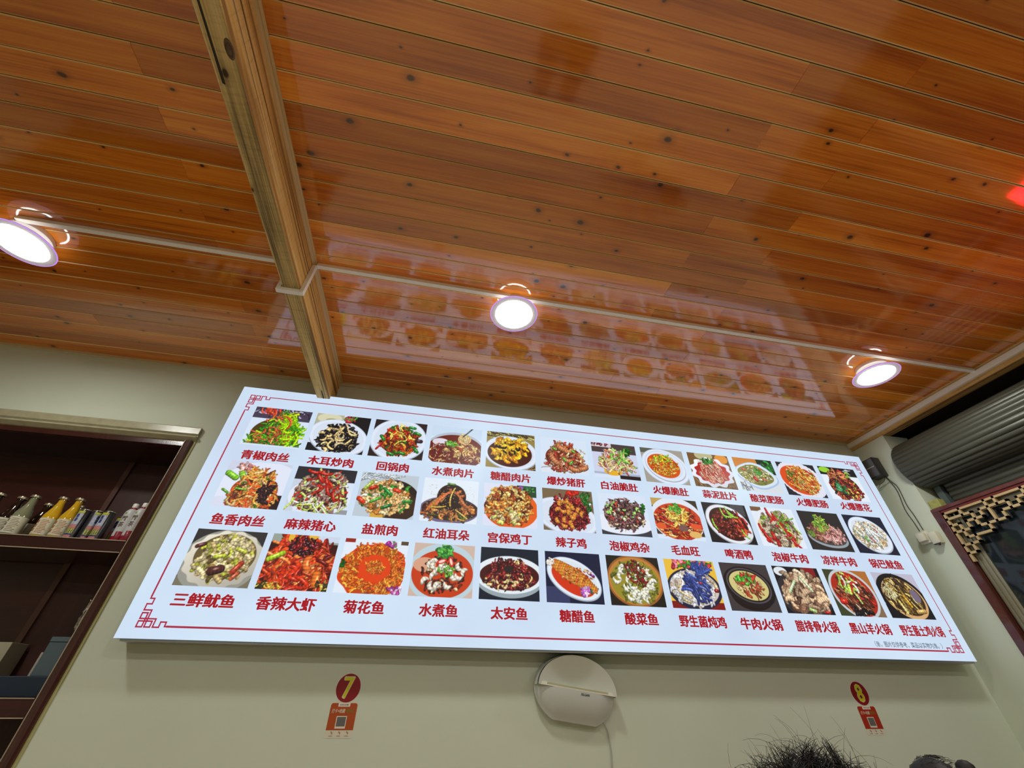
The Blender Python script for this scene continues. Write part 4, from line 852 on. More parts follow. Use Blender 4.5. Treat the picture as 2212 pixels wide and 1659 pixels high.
def tea(x, y, label):
    r = .0129
    o = empty('tea_bottle', P(x, y, ZS), label, 'bottle', 'white and crimson tea bottles'); c = P(x, y, ZS)
    lathe_part('bottle_body', [(0, 0), (r * .85, 0), (r, .003), (r, .026), (r * .97, .027), (r * .97, .069), (r * .9, .074), (r * .55, .080), (r * .45, .083), (r * .45, .086), (0, .086)], c, mred, o)
    sl = lathe_part('sleeve', [(r + .0003, .0265), (r + .0003, .067), (r * .93, .0735), (r * .62, .0795)], c, mtea, o)
    lathe_part('screw_cap', [(r * .48, .0835), (r * .5, .0845), (r * .5, .0920), (r * .44, .0935), (0, .0935)], c, M['white'], o, 24)
    lathe_part('white_disc_print', [(r + .0004, .016), (r + .0005, .0265)], c, mtea, sl, 6, -PI / 2 - .75, -PI / 2 - .1)
    for ch, dz in (('雪', .0560), ('茶', .0420)):
        cu = text('lettering', ch, 0, 0, .0115, .0100, 0, mtext, sl, 0.02)
        for v in cu.data.vertices:      # wrap the character round the sleeve
            a = v.co.x + ORG[sl.name][0]; z = v.co.z + ORG[sl.name][2] - CZ
            th_ = -PI / 2 - .12 + a / (r * S)
            v.co = Vector((c[0] + (r + .0006) * S * math.cos(th_), c[1] + (r + .0006) * S * math.sin(th_), c[2] + dz * S + z)) - ORG[sl.name]
    lathe_part('leaf_print', [(r * .97, .0655), (r * .95, .0700)], P(x, y - .0008, ZS), mgrn, sl, 4, -PI / 2 - .5, -PI / 2 - .15)
    return o
tea(-.6960, 1.090, 'white and crimson tea bottle beside the cans, the left of the pair')
tea(-.6705, 1.080, 'white and crimson tea bottle nearest the cabinet upright')
tea(-.6790, 1.122, 'white capped tea bottle behind the pair at the upright')

# ------------------------------------------------------------------ things on the lower shelf
ZL = -.0054
tag(MB().box(*bxu(-.80, -.657, 1.062, 1.120, ZL, .0255), bev=.003).build('storage_box', simple('dark_blue_card', (0.008, 0.020, 0.040, 1), .5, noise=.2), origin=P(-.73, 1.09, ZL)), 'flat dark blue box lying on the lower cabinet shelf', 'box')
def leaning(name, x0, x1, y, z0, z1, th_, mat, label, cat, extra=None):
    o = MB().box(*bxu(x0, x1, y, y + th_, z0, z1), bev=.0015).build(name, mat, origin=P((x0 + x1) / 2, y, z0)); tag(o, label, cat); return o
leaning('card', -.716, -.690, 1.100, .0257, .0640, .004, simple('pale_card', (0.42, 0.42, 0.32, 1), .6), 'small pale card standing on the dark blue box', 'card')
b2 = empty('grey_blue_box', P(-.675, 1.078, .0257), 'upright grey blue carton on the dark blue box', 'box')
MB().box(*bxu(-.693, -.655, 1.070, 1.090, .0257, .0790), bev=.0015).build('carton_body', simple('grey_blue_card', (0.075, 0.115, 0.135, 1), .5), b2)
MB().box(*bxu(-.693, -.655, 1.069, 1.091, .0795, .0875), bev=.001).build('carton_lid', simple('grey_blue_lid', (0.085, 0.13, 0.15, 1), .5), b2)
# foil wrapped bundle with dark cloth knot
random.seed(5)
me = bpy.data.meshes.new('foil'); bm = bmesh.new(); bmesh.ops.create_icosphere(bm, subdivisions=4, radius=1)
for v in bm.verts:
    k = 1 + random.uniform(-.16, .16); c = P(-.668, 1.092, .128); v.co = Vector((c[0] + v.co.x * .024 * k, c[1] + v.co.y * .02 * k, c[2] + v.co.z * .088 * k))
bm.to_mesh(me); bm.free()
fo = empty('foil_parcel', P(-.668, 1.092, .0877), 'crumpled silver foil parcel in a black bag behind the cabinet upright', 'parcel')
link_mesh('foil', me, simple('silver_foil', (0.5, 0.5, 0.48, 1), .18, metal=1.0), fo)
me = bpy.data.meshes.new('bag'); bm = bmesh.new(); bmesh.ops.create_icosphere(bm, subdivisions=3, radius=1)
for v in bm.verts:
    k = 1 + random.uniform(-.06, .06); c = P(-.650, 1.130, .145); v.co = Vector((c[0] + v.co.x * .055 * k, c[1] + v.co.y * .03 * k, c[2] + v.co.z * .085 * k))
bm.to_mesh(me); bm.free(); link_mesh('bag', me, simple('black_bag', (0.004, 0.004, 0.004, 1), .7), fo)
leaning('cream_tin', -.88, -.7925, 1.127, ZL, .0810, .045, simple('cream_tin_paint', (0.38, 0.36, 0.25, 1), .5), 'cream coloured tin cut off by the frame on the lower cabinet shelf', 'tin')
mb = MB(); mb.lathe([(0, 0), (.012, 0), (.020, .03), (.014, .036), (0, .036)], P(-.793, 1.08, .0257), 16, 2)
tag(mb.build('red_ornament', simple('red_fabric', (0.35, 0.01, 0.01, 1), .6, noise=.4, nscale=90), origin=P(-.793, 1.08, .0257), smooth=True), 'small red ornament in front of the cream tin', 'ornament')

# ------------------------------------------------------------------ door, fretwork and glass on the right
door = tag(bpy.data.objects.new('door_1', None), kind='structure'); COL.objects.link(door); door.location = P(XR, .3, ZF); ORG[door.name] = Vector(P(XR, .3, ZF))
X0 = XR - .0035
MB().box(*bxu(X0, XR + .035, DY0, DY1, .4440, DZ), bev=.002).build('frame_head', M['doorred'], door)
MB().box(*bxu(X0 + .003, XR + .035, DY0, DY1 - .016, .4365, .4438), bev=.001).build('frame_head_rebate', simple('door_rebate_red', (0.13, 0.010, 0.008, 1), .3), door)
MB().box(*bxu(X0, XR + .035, DY1 - .0205, DY1, ZF, .4438), bev=.002).build('jamb', M['doorred'], door)
MB().box(*bxu(X0, XR + .035, DY0, DY0 + .0205, ZF, .4438), bev=.002).build('jamb', M['doorred'], door)
cols_ = [-25, -46, -66, -88, -109, -130, -153, -175, -197, -217, -239, -260]; rows_ = [-19, -36, -54, -73, -91.5, -108, -129, -148]
fb = MB()
def bar(a, b_):
    y0, y1 = sorted((cols_[a[0]], cols_[b_[0]])); z0, z1 = sorted((rows_[a[1]], rows_[b_[1]])); h_ = .0030
    y0 = DY1 + y0 / 1000; y1 = DY1 + y1 / 1000; z0 = DZ + z0 / 1000; z1 = DZ + z1 / 1000
    fb.box(*bxu(XR - .0005, XR + .0075, y0 - h_, y1 + h_, z0 - h_, z1 + h_))
for a, b_ in [((0, 0), (11, 0)), ((0, 0), (0, 7)), ((2, 0), (2, 1)), ((5, 0), (5, 3)), ((6, 0), (6, 1)), ((9, 0), (9, 1)), ((0, 1), (3, 1)), ((4, 1), (7, 1)), ((3, 1), (3, 2)), ((2, 2), (4, 2)), ((2, 2), (2, 3)), ((4, 1), (4, 2)),
              ((7, 1), (7, 2)), ((6, 2), (8, 2)), ((6, 2), (6, 3)), ((3, 3), (6, 3)), ((3, 2), (3, 3)), ((4, 3), (4, 4)), ((1, 4), (4, 4)), ((1, 3), (1, 4)), ((0, 3), (2, 3)), ((1, 2), (1, 3)), ((0, 2), (1, 2)), ((8, 1), (8, 2)), ((8, 1), (11, 1)),
              ((2, 4), (2, 5)), ((0, 5), (2, 5)), ((1, 5), (1, 6)), ((0, 6), (1, 6)), ((11, 0), (11, 1))]: bar(a, b_)
fb.build('fretwork', M['fret'], door)
# aluminium glazed door leaves just behind the frame
for k, (ya, yb) in enumerate(((DY1 - .022, .62), (.615, .30), (.295, -.02), (-.025, DY0 + .022))):
    lf = MB(); xa, xb = XR + .014, XR + .022
    for (p, q_, r_, s_) in ((ya - .030, ya, ZF + .01, .433), (yb, yb + .022, ZF + .01, .433), (yb, ya, .415, .433), (yb, ya, ZF + .01, ZF + .04)): lf.box(*bxu(xa, xb, p, q_, r_, s_), bev=.001)
    lf.box(*bxu(xa - .003, xa, ya - .010, ya - .004, ZF + .01, .43)).box(*bxu(xa - .003, xa, ya - .022, ya - .018, ZF + .01, .43))
    lo = lf.build('door_leaf', M['dooralu'], door)
    MB().box(*bxu(xa + .003, xa + .0045, yb + .02, ya - .028, ZF + .04, .416)).build('pane', M['glass'], lo)
# street side
tag(MB().box(*bxu(2.45, 2.5, -1.6, W + .3, ZF, 1.6)).build('street_building', M['outwall'], origin=P(2.47, 0, ZF)), 'dim blue grey building front across the dark street', 'building')
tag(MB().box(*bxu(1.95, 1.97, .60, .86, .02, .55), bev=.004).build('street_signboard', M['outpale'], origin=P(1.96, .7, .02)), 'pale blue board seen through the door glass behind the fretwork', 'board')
tag(MB().box(*bxu(XR + .1, 2.5, YF, W + .2, H + .29, H + .31)).build('outer_ceiling', M['dark'], origin=P(2, 0, H + .3)), kind='structure')
tag(MB().box(*bxu(XR + .1, 2.5, W + .0, W + .2, ZF, H + .3)).build('wall_outer', M['dark'], origin=P(2, W, ZF)), kind='structure')
tag(MB().box(*bxu(XR + .036, XR + .30, YF, W, .735, .745)).build('void_sheet_1', M['dark'], origin=P(XR + .1, 0, .74)), kind='structure')  # dark sheet added over the coil to make the shaded void
tag(MB().box(*bxu(XR + .16, XR + .17, YF, W, DZ, .735)).build('void_sheet_2', M['dark'], origin=P(XR + .165, 0, .6)), kind='structure')  # dark upright sheet added behind the coil, standing in for shade

# ------------------------------------------------------------------ roller shutter
RXc, RZc, RR = 1.503, .598, .073
shu = empty('roller_shutter', P(RXc, .3, RZc), 'large grey green corrugated roller shutter coiled above the door', 'roller shutter')
slat_w = .0150; y0s, y1s = DY0 + .02, .915
nsl = int(2 * PI * RR / slat_w)
def slat_arc(c0, c1, r):
    """one curled slat across the coil between two angles"""
    pts = []
    for i in range(7):
        f = i / 6; a = c0 + (c1 - c0) * f; rr = r + .0030 * math.sin(PI * f); pts.append((RXc + rr * math.cos(a), RZc + rr * math.sin(a)))
    for i in range(6, -1, -1):
        f = i / 6; a = c0 + (c1 - c0) * f; pts.append((RXc + (r - .003) * math.cos(a), RZc + (r - .003) * math.sin(a)))
    return pts
for i in range(nsl):
    a = 2 * PI * i / nsl; mb = MB(); mb.prism([(P(x, 0, z)[0], P(x, 0, z)[2]) for x, z in slat_arc(a, a + 2 * PI / nsl, RR)], y0s * S, y1s * S, 1)
    mb.build('slat', M['shutter'], shu, smooth=30)
mb = MB(); mb.lathe([(0, 0), (.070 * S, 0), (.072 * S, .004), (.072 * S, .012), (0, .012)], P(RXc, y1s, RZc), 40, 1); mb.build('end_plate', M['shutterdark'], shu)
mb = MB(); mb.lathe([(0, 0), (.03 * S, 0), (.03 * S, .20), (0, .20)], P(RXc, y1s + .006, RZc), 24, 1); mb.build('axle', M['shutterdark'], shu)
XCt = 1.520
for i in range(10):
    z1 = .590 - i * slat_w; pts = []
    for k in range(7): f = k / 6; pts.append((XCt - .0032 * math.sin(PI * f), z1 - slat_w * f))
    for k in range(6, -1, -1): f = k / 6; pts.append((XCt + .003, z1 - slat_w * f))
    MB().prism([(P(x, 0, z)[0], P(x, 0, z)[2]) for x, z in pts], y0s * S, (y1s - .03) * S, 1).build('slat', M['shutter'], shu, smooth=30)
MB().box(*bxu(XCt - .010, XCt + .010, .892, .910, DZ + .0005, .60)).build('guide_rail', M['shutterdark'], shu)
MB().box(*bxu(XR + .004, XR + .03, .893, .9225, DZ + .001, .480), bev=.006).build('foam_plug', simple('yellow_foam', (0.34, 0.34, 0.10, 1), .9, noise=.3, nscale=60, bump=.5), shu)

# ------------------------------------------------------------------ small things on the right wall
def wallpt(y, z, d=0.0): return P(XR - d, y, z)
cb = empty('shutter_control_box', P(XR, .99, .60), 'small black control box on the right wall beside the menu corner', 'control box')
a, c = P(XR - .0255, .9735, .5850), P(XR, 1.013, .6575)
MB().box(*bxu(XR - .030, XR - .0003, .975, 1.014, .5900, .6560), bev=.004).build('case', M['black'], cb, smooth=True)
MB().box(*bxu(XR - .0318, XR - .030, .9775, 1.0115, .5930, .6530), bev=.0015).build('front_cover', M['blackedge'], cb)
MB().box(*bxu(XR - .0326, XR - .0318, .980, 1.008, .6230, .6255)).build('cover_seam', M['edgeband'], cb)
def wire(name, pts, r, mat, label, cat='cable'):
    P_ = [Vector(p) for p in pts]; out = []
    for i in range(len(P_) - 1):       # smooth through the points
        p0, p1, p2, p3 = P_[max(i - 1, 0)], P_[i], P_[i + 1], P_[min(i + 2, len(P_) - 1)]
        for k in range(6):
            t_ = k / 6; out.append(.5 * ((2 * p1) + (p2 - p0) * t_ + (2 * p0 - 5 * p1 + 4 * p2 - p3) * t_ ** 2 + (3 * p1 - p0 - 3 * p2 + p3) * t_ ** 3))
    out.append(P_[-1]); return tag(MB().tube(out, r, 7).build(name, mat, origin=pts[-1], smooth=True), label, cat)
wire('power_wire', [wallpt(.985, .589, .004), wallpt(.981, .573, .003), wallpt(.977, .536, .0025), wallpt(.9865, .480, .002), wallpt(.984, .440, .002), wallpt(.981, .4105, .004)], .0022, M['wire'], 'dark wire hanging from the black box, nearer the menu')
wire('power_wire', [wallpt(.982, .589, .006), wallpt(.976, .570, .004), wallpt(.969, .545, .0025), wallpt(.9745, .490, .002), wallpt(.972, .455, .002), wallpt(.970, .4105, .004)], .0022, M['wire'], 'dark wire hanging from the black box, nearer the door')
wire('loose_wire', [wallpt(.986, .5885, .008), wallpt(.992, .577, .010), wallpt(1.010, .571, .012), wallpt(1.020, .563, .008), wallpt(1.005, .566, .004), wallpt(.983, .571, .003)], .0013, M['wire'], 'thin loose wire end curled under the black box')
so = empty('wall_socket', P(XR, .975, .37), 'aged white plug socket on the right wall below the wires', 'socket')
MB().box(*bxu(XR - .012, XR - .0002, .9600, .9930, .3720, .4060), bev=.004).build('socket_body', M['socket'], so, smooth=True)
MB().box(*bxu(XR - .0225, XR - .0122, .9660, .9880, .3780, .4000), bev=.003).build('plug', M['socket'], so, smooth=True)
MB().box(*bxu(XR - .017, XR - .0004, .9370, .9585, .3640, .3960), bev=.004).build('terminal_block', M['socket'], so, smooth=True)
MB().box(*bxu(XR - .0172, XR - .013, .9400, .9560, .3610, .3638)).build('terminal_gap', M['black'], so)
MB().box(*bxu(XR - .012, XR - .009, .9445, .9490, .3590, .3638)).build('red_contact', simple('red_contact_plastic', (0.25, 0.02, 0.01, 1), .5), so)

# ------------------------------------------------------------------ table number stickers and cards
mred2 = simple('sticker_dark_red', (0.24, 0.002, 0.006, 1), .45); mwht = simple('sticker_white', (0.72, 0.66, 0.56, 1), .5); myl = simple('sticker_yellow', (0.60, 0.60, 0.0, 1), .45)
def sticker(num, x, z, label):
    o = empty('table_number_sticker', P(x, W, z), label, 'sticker'); c = P(x, W, z)
    MB().lathe([(0, -.0008), (.0238 * S, -.0008), (.0240 * S, 0)], c, 48, 1).build('white_edge', mwht, o)
    MB().lathe([(0, -.0012), (.0228 * S, -.0012), (.0229 * S, -.0009)], c, 48, 1).build('red_disc', mred2, o)
    text('number', num, x - .0003, z + .0005, .0335, .0185 if num == '7' else .0175, W - .0008, simple('pale_yellow_outline', (0.66, 0.62, 0.35, 1), .5), o, 0.024)
    text('number', num, x - .0003, z + .0005, .0318, .0165 if num == '7' else .0160, W - .0010, myl, o, 0.010)
sticker('7', -.1235, .0137, 'dark red round sticker with a yellow seven, on the wall left of the round lamp')
sticker('8', 1.0665, .0147, 'dark red round sticker with a yellow eight, near the right wall corner')
mink = simple('small_grey_print', (0.25, 0.21, 0.16, 1), .6); mgold = simple('dull_gold_print', (0.24, 0.16, 0.02, 1), .5)
def card(x0, x1, z0, z1, colr, label):
    o = empty('promotion_card', P((x0 + x1) / 2, W, z0 - .012), label, 'card'); xm = (x0 + x1) / 2; wd = x1 - x0; y = W - .0003
    def rr(xa, xb, za, zb, r, yy, mat, name, low=True):
        pts = []
        for cx_, cz_, s0 in ((xb - r, zb - r, 0), (xa + r, zb - r, PI / 2)):
            for k in range(5): an = s0 + PI / 2 * k / 4; pts.append((cx_ + r * math.cos(an), cz_ + r * math.sin(an)))
        pts += [(xa, za), (xb, za)]
        MB().prism([(P(a_, 0, b_)[0], P(0, 0, b_)[2]) for a_, b_ in pts], yy * S, (yy + .0002) * S, 1).build(name, mat, o)
    rr(x0 - .0006, x1 + .0006, z0 - .0115, z1 + .0006, .004, y, simple('card_cream', (0.64, 0.62, 0.50, 1), .6), 'card_base')
    rr(x0, x1, z0, z1, .004, y - .0003, simple('card_' + ('orange' if 'orange' in label else 'red'), colr, .45), 'coloured_panel')
    rr(xm - .011, xm + .011, z1 - .0055, z1 + .0004, .0008, y - .0006, mwht, 'top_tab')
    text('small_print', '扫码点餐', xm, z1 - .0025, .0022, .016, y - .0008, mink, o, .01)
    text('heading', '打卡+收藏', xm - .0085, z1 - .0118, .0062, .0245, y - .0005, simple('card_white_print', (0.62, 0.50, 0.38, 1), .5), o, .02, shear=.2)
    text('heading', '送好礼', xm + .0125, z1 - .0118, .0062, .0155, y - .0005, mgold, o, .02, shear=.2)
    rr(xm - .0098, xm + .0092, z0 + .0022, z1 - .0195, .0004, y - .0006, mwht, 'white_panel')
    rr(xm - .0082, xm + .0078, z0 + .0055, z1 - .0208, .0003, y - .0009, simple('plain_grey_square', (0.12, 0.12, 0.11, 1), .6), 'plain_square')
    mb = MB()
    for k in (-1, 0, 1):
        cx_ = xm + k * wd * .29
        mb.box(*bxu(cx_ - .0012, cx_ + .0008, y - .0002, y - .0001, z0 - .0038, z0 - .0018)).box(*bxu(cx_ + .0004, cx_ + .0028, y - .0002, y - .0001, z0 - .0058, z0 - .0030))
    mb.build('step_icons', simple('icon_print', (0.45, 0.22, 0.14, 1), .6), o)
    mb = MB()
    for k in (-1, 0, 1):
        cx_ = xm + k * wd * .29; mb.box(*bxu(cx_ - .0035, cx_ + .0035, y - .0002, y - .0001, z0 - .0088, z0 - .0080))
    mb.build('small_print_line', mink, o)
card(-.1488, -.0998, -.0500, -.0100, (0.40, 0.065, 0.006, 1), 'orange promotion card with a white panel under the yellow seven')
card(1.0430, 1.0920, -.0508, -.0100, (0.36, 0.022, 0.006, 1), 'red promotion card with a white panel under the yellow eight')

# ------------------------------------------------------------------ wall mounted insect lamp under the menu
tr = -math.radians(7.2); icx, icz = .341, .0138; ia, ib = .0887 * S, .063 * S
ins = empty('insect_trap_lamp', P(icx, W, icz), 'round grey wall lamp with an open slot, mounted on the wall under the menu', 'insect trap')
def loc(u, v, d):     # local (right, up, out from the wall) to the world
    x = u * math.cos(tr) - v * math.sin(tr); z = u * math.sin(tr) + v * math.cos(tr); c = P(icx, W, icz); return (c[0] + x, c[1] - d, c[2] + z)
cut = -.054 * S
def oval(k, d, n=72, u0=0, v0=0, ycut=None):
    pts = []
    for i in range(n):
        a = 2 * PI * i / n; u, v = ia * k * math.cos(a), ib * k * math.sin(a)
        v = max(v, ycut if ycut is not None else cut * k); pts.append(loc(u + u0, v + v0, d))
    return pts
def rings(name, rl, mat, cap=True, parent=ins, smooth=40):
    mb = MB(); vs = []; [vs.extend(r) for r in rl]; n = len(rl[0]); fs = []
    for i in range(len(rl) - 1):
        for k in range(n): fs.append((i * n + k, i * n + (k + 1) % n, (i + 1) * n + (k + 1) % n, (i + 1) * n + k))
    if cap: fs.append(tuple((len(rl) - 1) * n + k for k in range(n)))
    mb.add(vs, fs); return mb.build(name, mat, parent, smooth=smooth)
mg = simple('insect_lamp_grey', (0.54, 0.58, 0.54, 1), .4); mg2 = simple('insect_lamp_inner', (0.62, 0.66, 0.58, 1), .3)
rings('back_plate', [oval(.985, .0), oval(1.0, .006), oval(1.0, .020), oval(.97, .024)], mg)
# hood rim around the upper half, recessed bowl inside
def hood(k0, k1, d0, d1, name, mat, a0=-.02, a1=PI + .02, n=40):
    mb = MB(); vs = []; fs = []
    for i in range(n + 1):
        a = a0 + (a1 - a0) * i / n
        for k, d in ((k0, d0), (k1, d1), (k1 - .018, d1 - .001), (k0 - .05, d0)): vs.append(loc(ia * k * math.cos(a), ib * k * math.sin(a) + .0, d))
    for i in range(n):
        for j_ in range(3): fs.append((i * 4 + j_, i * 4 + j_ + 1, (i + 1) * 4 + j_ + 1, (i + 1) * 4 + j_))
    mb.add(vs, fs); return mb.build(name, mat, ins, smooth=40)
hood(1.0, .985, .018, .058, 'hood_rim', mg)
mb = MB(); vs = []; fs = []
n1, n2 = 32, 8
for j_ in range(n2 + 1):
    f = j_ / n2
    for i in range(n1 + 1):
        a = PI * i / n1; k = .96 * (1 - f) + .02 * f; vs.append(loc(ia * k * math.cos(a), ib * k * math.sin(a), .050 * (1 - f) ** 1.5 + .0245))
for j_ in range(n2):
    for i in range(n1): q = j_ * (n1 + 1) + i; fs.append((q, q + 1, q + n1 + 2, q + n1 + 1))
mb.add(vs, fs).build('reflector_bowl', mg2, ins, smooth=60)
def shell_d(u, f):
    return .022 + .052 * max(0, 1 - abs(u) ** 3.5) ** .6 * max(.08, math.cos(min(f, 1) * PI / 2)) ** .6
# bulging lower shell with a flat foot
vs = []; fs = []; n1, n2 = 48, 12
for j_ in range(n2 + 1):
    f = j_ / n2
    for i in range(n1 + 1):
        u = -1 + 2 * i / n1; lo_ = max(-math.sqrt(max(0, 1 - u * u)) * ib, cut); hi_ = ib * .0
        v = hi_ + (lo_ - hi_) * f
        d = shell_d(u, f) if j_ < n2 + 1 else 0.0
        v = min(v, 0) if j_ <= n2 else v
        vs.append(loc(u * ia * .995, v, d))
for i in range(n1 + 1):       # underside back to the wall plate
    u = -1 + 2 * i / n1; lo_ = max(-math.sqrt(max(0, 1 - u * u)) * ib, cut); vs.append(loc(u * ia * .99, lo_ * .97, .012))
for j_ in range(n2 + 1):
    for i in range(n1): q = j_ * (n1 + 1) + i; fs.append((q, q + 1, q + n1 + 2, q + n1 + 1))
MB().add(vs, fs).build('lower_shell', mg, ins, smooth=50)
def locbox(u0, u1, v0, v1, d0, d1, name, mat, par=ins):
    vs = [loc(u, v, d) for u in (u0, u1) for v in (v0, v1) for d in (d0, d1)]
    return MB().add(vs, [(0, 1, 3, 2), (4, 6, 7, 5), (0, 4, 5, 1), (2, 3, 7, 6), (0, 2, 6, 4), (1, 5, 7, 3)]).build(name, mat, par)
mled = simple('shell_lip_white', (0.74, 0.74, 0.66, 1), .35)
locbox(-ia * .93, ia * .93, -.0005, .0035, .022, .0700, 'lip', mled)
locbox(-ia * .90, -ia * .74, .0036, .0125, .050, .0680, 'end_clip', mled)
locbox(ia * .76, ia * .92, .0036, .0125, .050, .0680, 'end_clip', mled)
locbox(-ia * .73, ia * .75, .0036, .0105, .056, .0660, 'glue_board', simple('yellow_glue_board', (0.42, 0.40, 0.22, 1), .5))
# raised lettering on the shell
t_ = text('lettering', 'XILGARI', 0, 0, .0040, .0185, 0, M['black'], ins, .02)
for v in t_.data.vertices:
    a, b_ = v.co.x + ORG[ins.name][0], v.co.z + ORG[ins.name][2] - CZ; u = a + .036; vv = b_ - .0125
    f = -vv / min(ib, -cut); d = .0006 + shell_d(u / ia, f)
    v.co = Vector(loc(u, vv, d)) - ORG[ins.name]
wire('lamp_cable', [loc(ia * .60, cut * .62, .016), loc(ia * .80, cut * .95, .010), P(.4095, W - .0022, -.055), P(.4125, W - .0018, -.085), P(.4105, W - .0018, -.115), P(.412, W - .0018, -.18)], .0026, M['grey'], 'thin grey cable hanging down from the round wall lamp')

# ------------------------------------------------------------------ diners whose hair tops show at the lower edge
mskin = simple('skin', (0.52, 0.30, 0.20, 1), .55); mshirt = simple('dark_shirt', (0.03, 0.035, 0.05, 1), .8); mhair = simple('black_hair', (0.004, 0.0035, 0.0035, 1), .6)
def person(x, y, ztop, cloth, label, strands, face_dir=1):
    """seated figure, ztop = crown height in metres"""
    o = empty('person', (x, y, 0.45), label, 'person', None)
    zc = ztop - .115                      # head centre
    J = [((0, 0, .50), .135), ((0, .01, .68), .125), ((0, 0, .86), .14), ((0, -.01, zc - .20), .10), ((0, .0, zc - .14), .052), ((0, .01, zc - .08), .050),
         ((-.15, 0, zc - .235), .062), ((-.20, .05, zc - .45), .045), ((-.16, .26, zc - .50), .034), ((-.15, .34, zc - .50), .026),
         ((.15, 0, zc - .235), .062), ((.20, .05, zc - .45), .045), ((.16, .26, zc - .50), .034), ((.15, .34, zc - .50), .026),
         ((-.10, .10, .50), .085), ((-.12, .42, .50), .062), ((-.12, .44, .10), .042), ((-.12, .55, .045), .035), ((.10, .10, .50), .085), ((.12, .42, .50), .062), ((.12, .44, .10), .042), ((.12, .55, .045), .035)]
    E_ = [(0, 1), (1, 2), (2, 3), (3, 4), (4, 5), (3, 6), (6, 7), (7, 8), (8, 9), (3, 10), (10, 11), (11, 12), (12, 13), (0, 14), (14, 15), (15, 16), (16, 17), (0, 18), (18, 19), (19, 20), (20, 21)]
    me = bpy.data.meshes.new('body'); me.from_pydata([(p[0], p[1] * face_dir, p[2]) for p, r in J], E_, [])
    t = bpy.data.objects.new('t', me); COL.objects.link(t)
    sk = t.modifiers.new('s', 'SKIN'); su = t.modifiers.new('u', 'SUBSURF'); su.levels = 2
    for i, (p, r) in enumerate(J): me.skin_vertices[0].data[i].radius = (r, r * .8 if i < 4 else r); 
    me.skin_vertices[0].data[0].use_root = True
    dg = bpy.context.evaluated_depsgraph_get(); m2 = bpy.data.meshes.new_from_object(t.evaluated_get(dg)); bpy.data.objects.remove(t)
    m2.transform(Matrix.Translation((x, y, 0))); m2.polygons.foreach_set('use_smooth', [True] * len(m2.polygons)); m2.materials.clear()
    link_mesh('body', m2, cloth, o)
    # head with brow, nose, chin and ears
    bm = bmesh.new(); bmesh.ops.create_uvsphere(bm, u_segments=32, v_segments=24, radius=1)
    for v in bm.verts:
        a, b_, c = v.co; sx, sy, sz = .076, .094, .112
        if c < 0: sx *= 1 - .28 * (-c) ** 1.5; b_ += .10 * (-c)
        px, py, pz = a * sx, b_ * sy, c * sz
        if b_ > .75 and abs(a) < .22 and -.35 < c < .08: py += .020 * (1 - abs(a) / .22) * (1 - abs(c + .2) / .3 if abs(c + .2) < .3 else 0)
        if b_ > .7 and .12 < abs(a) < .5 and .0 < c < .22: py -= .006
        if b_ > .7 and abs(a) < .3 and -.62 < c < -.45: py += .004
        v.co = (px, py * face_dir, pz)
    for s_ in (-1, 1):
        r_ = bmesh.ops.create_uvsphere(bm, u_segments=10, v_segments=8, radius=1)
        for v in r_['verts']: v.co = Vector((s_ * .078 + v.co.x * .009, v.co.y * .018 * face_dir, -.008 + v.co.z * .030))
    me = bpy.data.meshes.new('head'); bm.to_mesh(me); bm.free(); me.transform(Matrix.Translation((x, y, zc))); me.polygons.foreach_set('use_smooth', [True] * len(me.polygons))
    hd = link_mesh('head', me, mskin, o)
    for s_ in (-1, 1): MB().lathe([(0, -.006), (.008, -.005), (.011, 0), (.008, .005), (0, .006)], (x + s_ * .030, y + .083 * face_dir, zc + .010), 12, 2).build('eye', simple('eye', (0.3, 0.28, 0.25, 1), .2), hd, smooth=True)
    MB().box(x - .022, x + .022, y + .088 * face_dir, y + .093 * face_dir, zc - .062, zc - .054, bev=.002).build('mouth', simple('lips', (0.35, 0.10, 0.08, 1), .5), hd)
    # hair: scalp cap and strands in one part
    mb = MB(); n1, n2 = 32, 12; vs = []; fs = []
    for j_ in range(n2 + 1):
        el = PI / 2 - j_ / n2 * (PI / 2 + .5)
        for i in range(n1):
            az = 2 * PI * i / n1; fr_ = math.sin(az) * face_dir
            e2 = el if fr_ < .2 else max(el, .35 * fr_); k = 1.10 + random.uniform(-.012, .012)
            vs.append((x + .076 * k * math.cos(e2) * math.cos(az), y + .094 * k * math.cos(e2) * math.sin(az), zc + .112 * 1.05 * math.sin(e2)))
    for j_ in range(n2):
        for i in range(n1): fs.append((j_ * n1 + i, j_ * n1 + (i + 1) % n1, (j_ + 1) * n1 + (i + 1) % n1, (j_ + 1) * n1 + i))
    mb.add(vs, fs); strands(mb, x, y, zc)
    mb.build('hair', mhair, o, smooth=60)
    st = empty('stool', (x, y, 0), 'round wooden stool under the ' + ('tousle haired' if 'tousled' in label else 'bun haired') + ' diner', 'stool')
    MB().lathe([(0, 0), (.15, 0), (.155, .005), (.155, .022), (.15, .027), (0, .027)], (x, y, .385), 32, 2).build('seat', M['fret'], st, smooth=True)
    for k in range(4):
        a = PI / 4 + k * PI / 2; MB().tube([(x + .10 * math.cos(a), y + .10 * math.sin(a), .384), (x + .15 * math.cos(a), y + .15 * math.sin(a), 0.001)], .014, 8).build('leg', M['fret'], st)
    return o
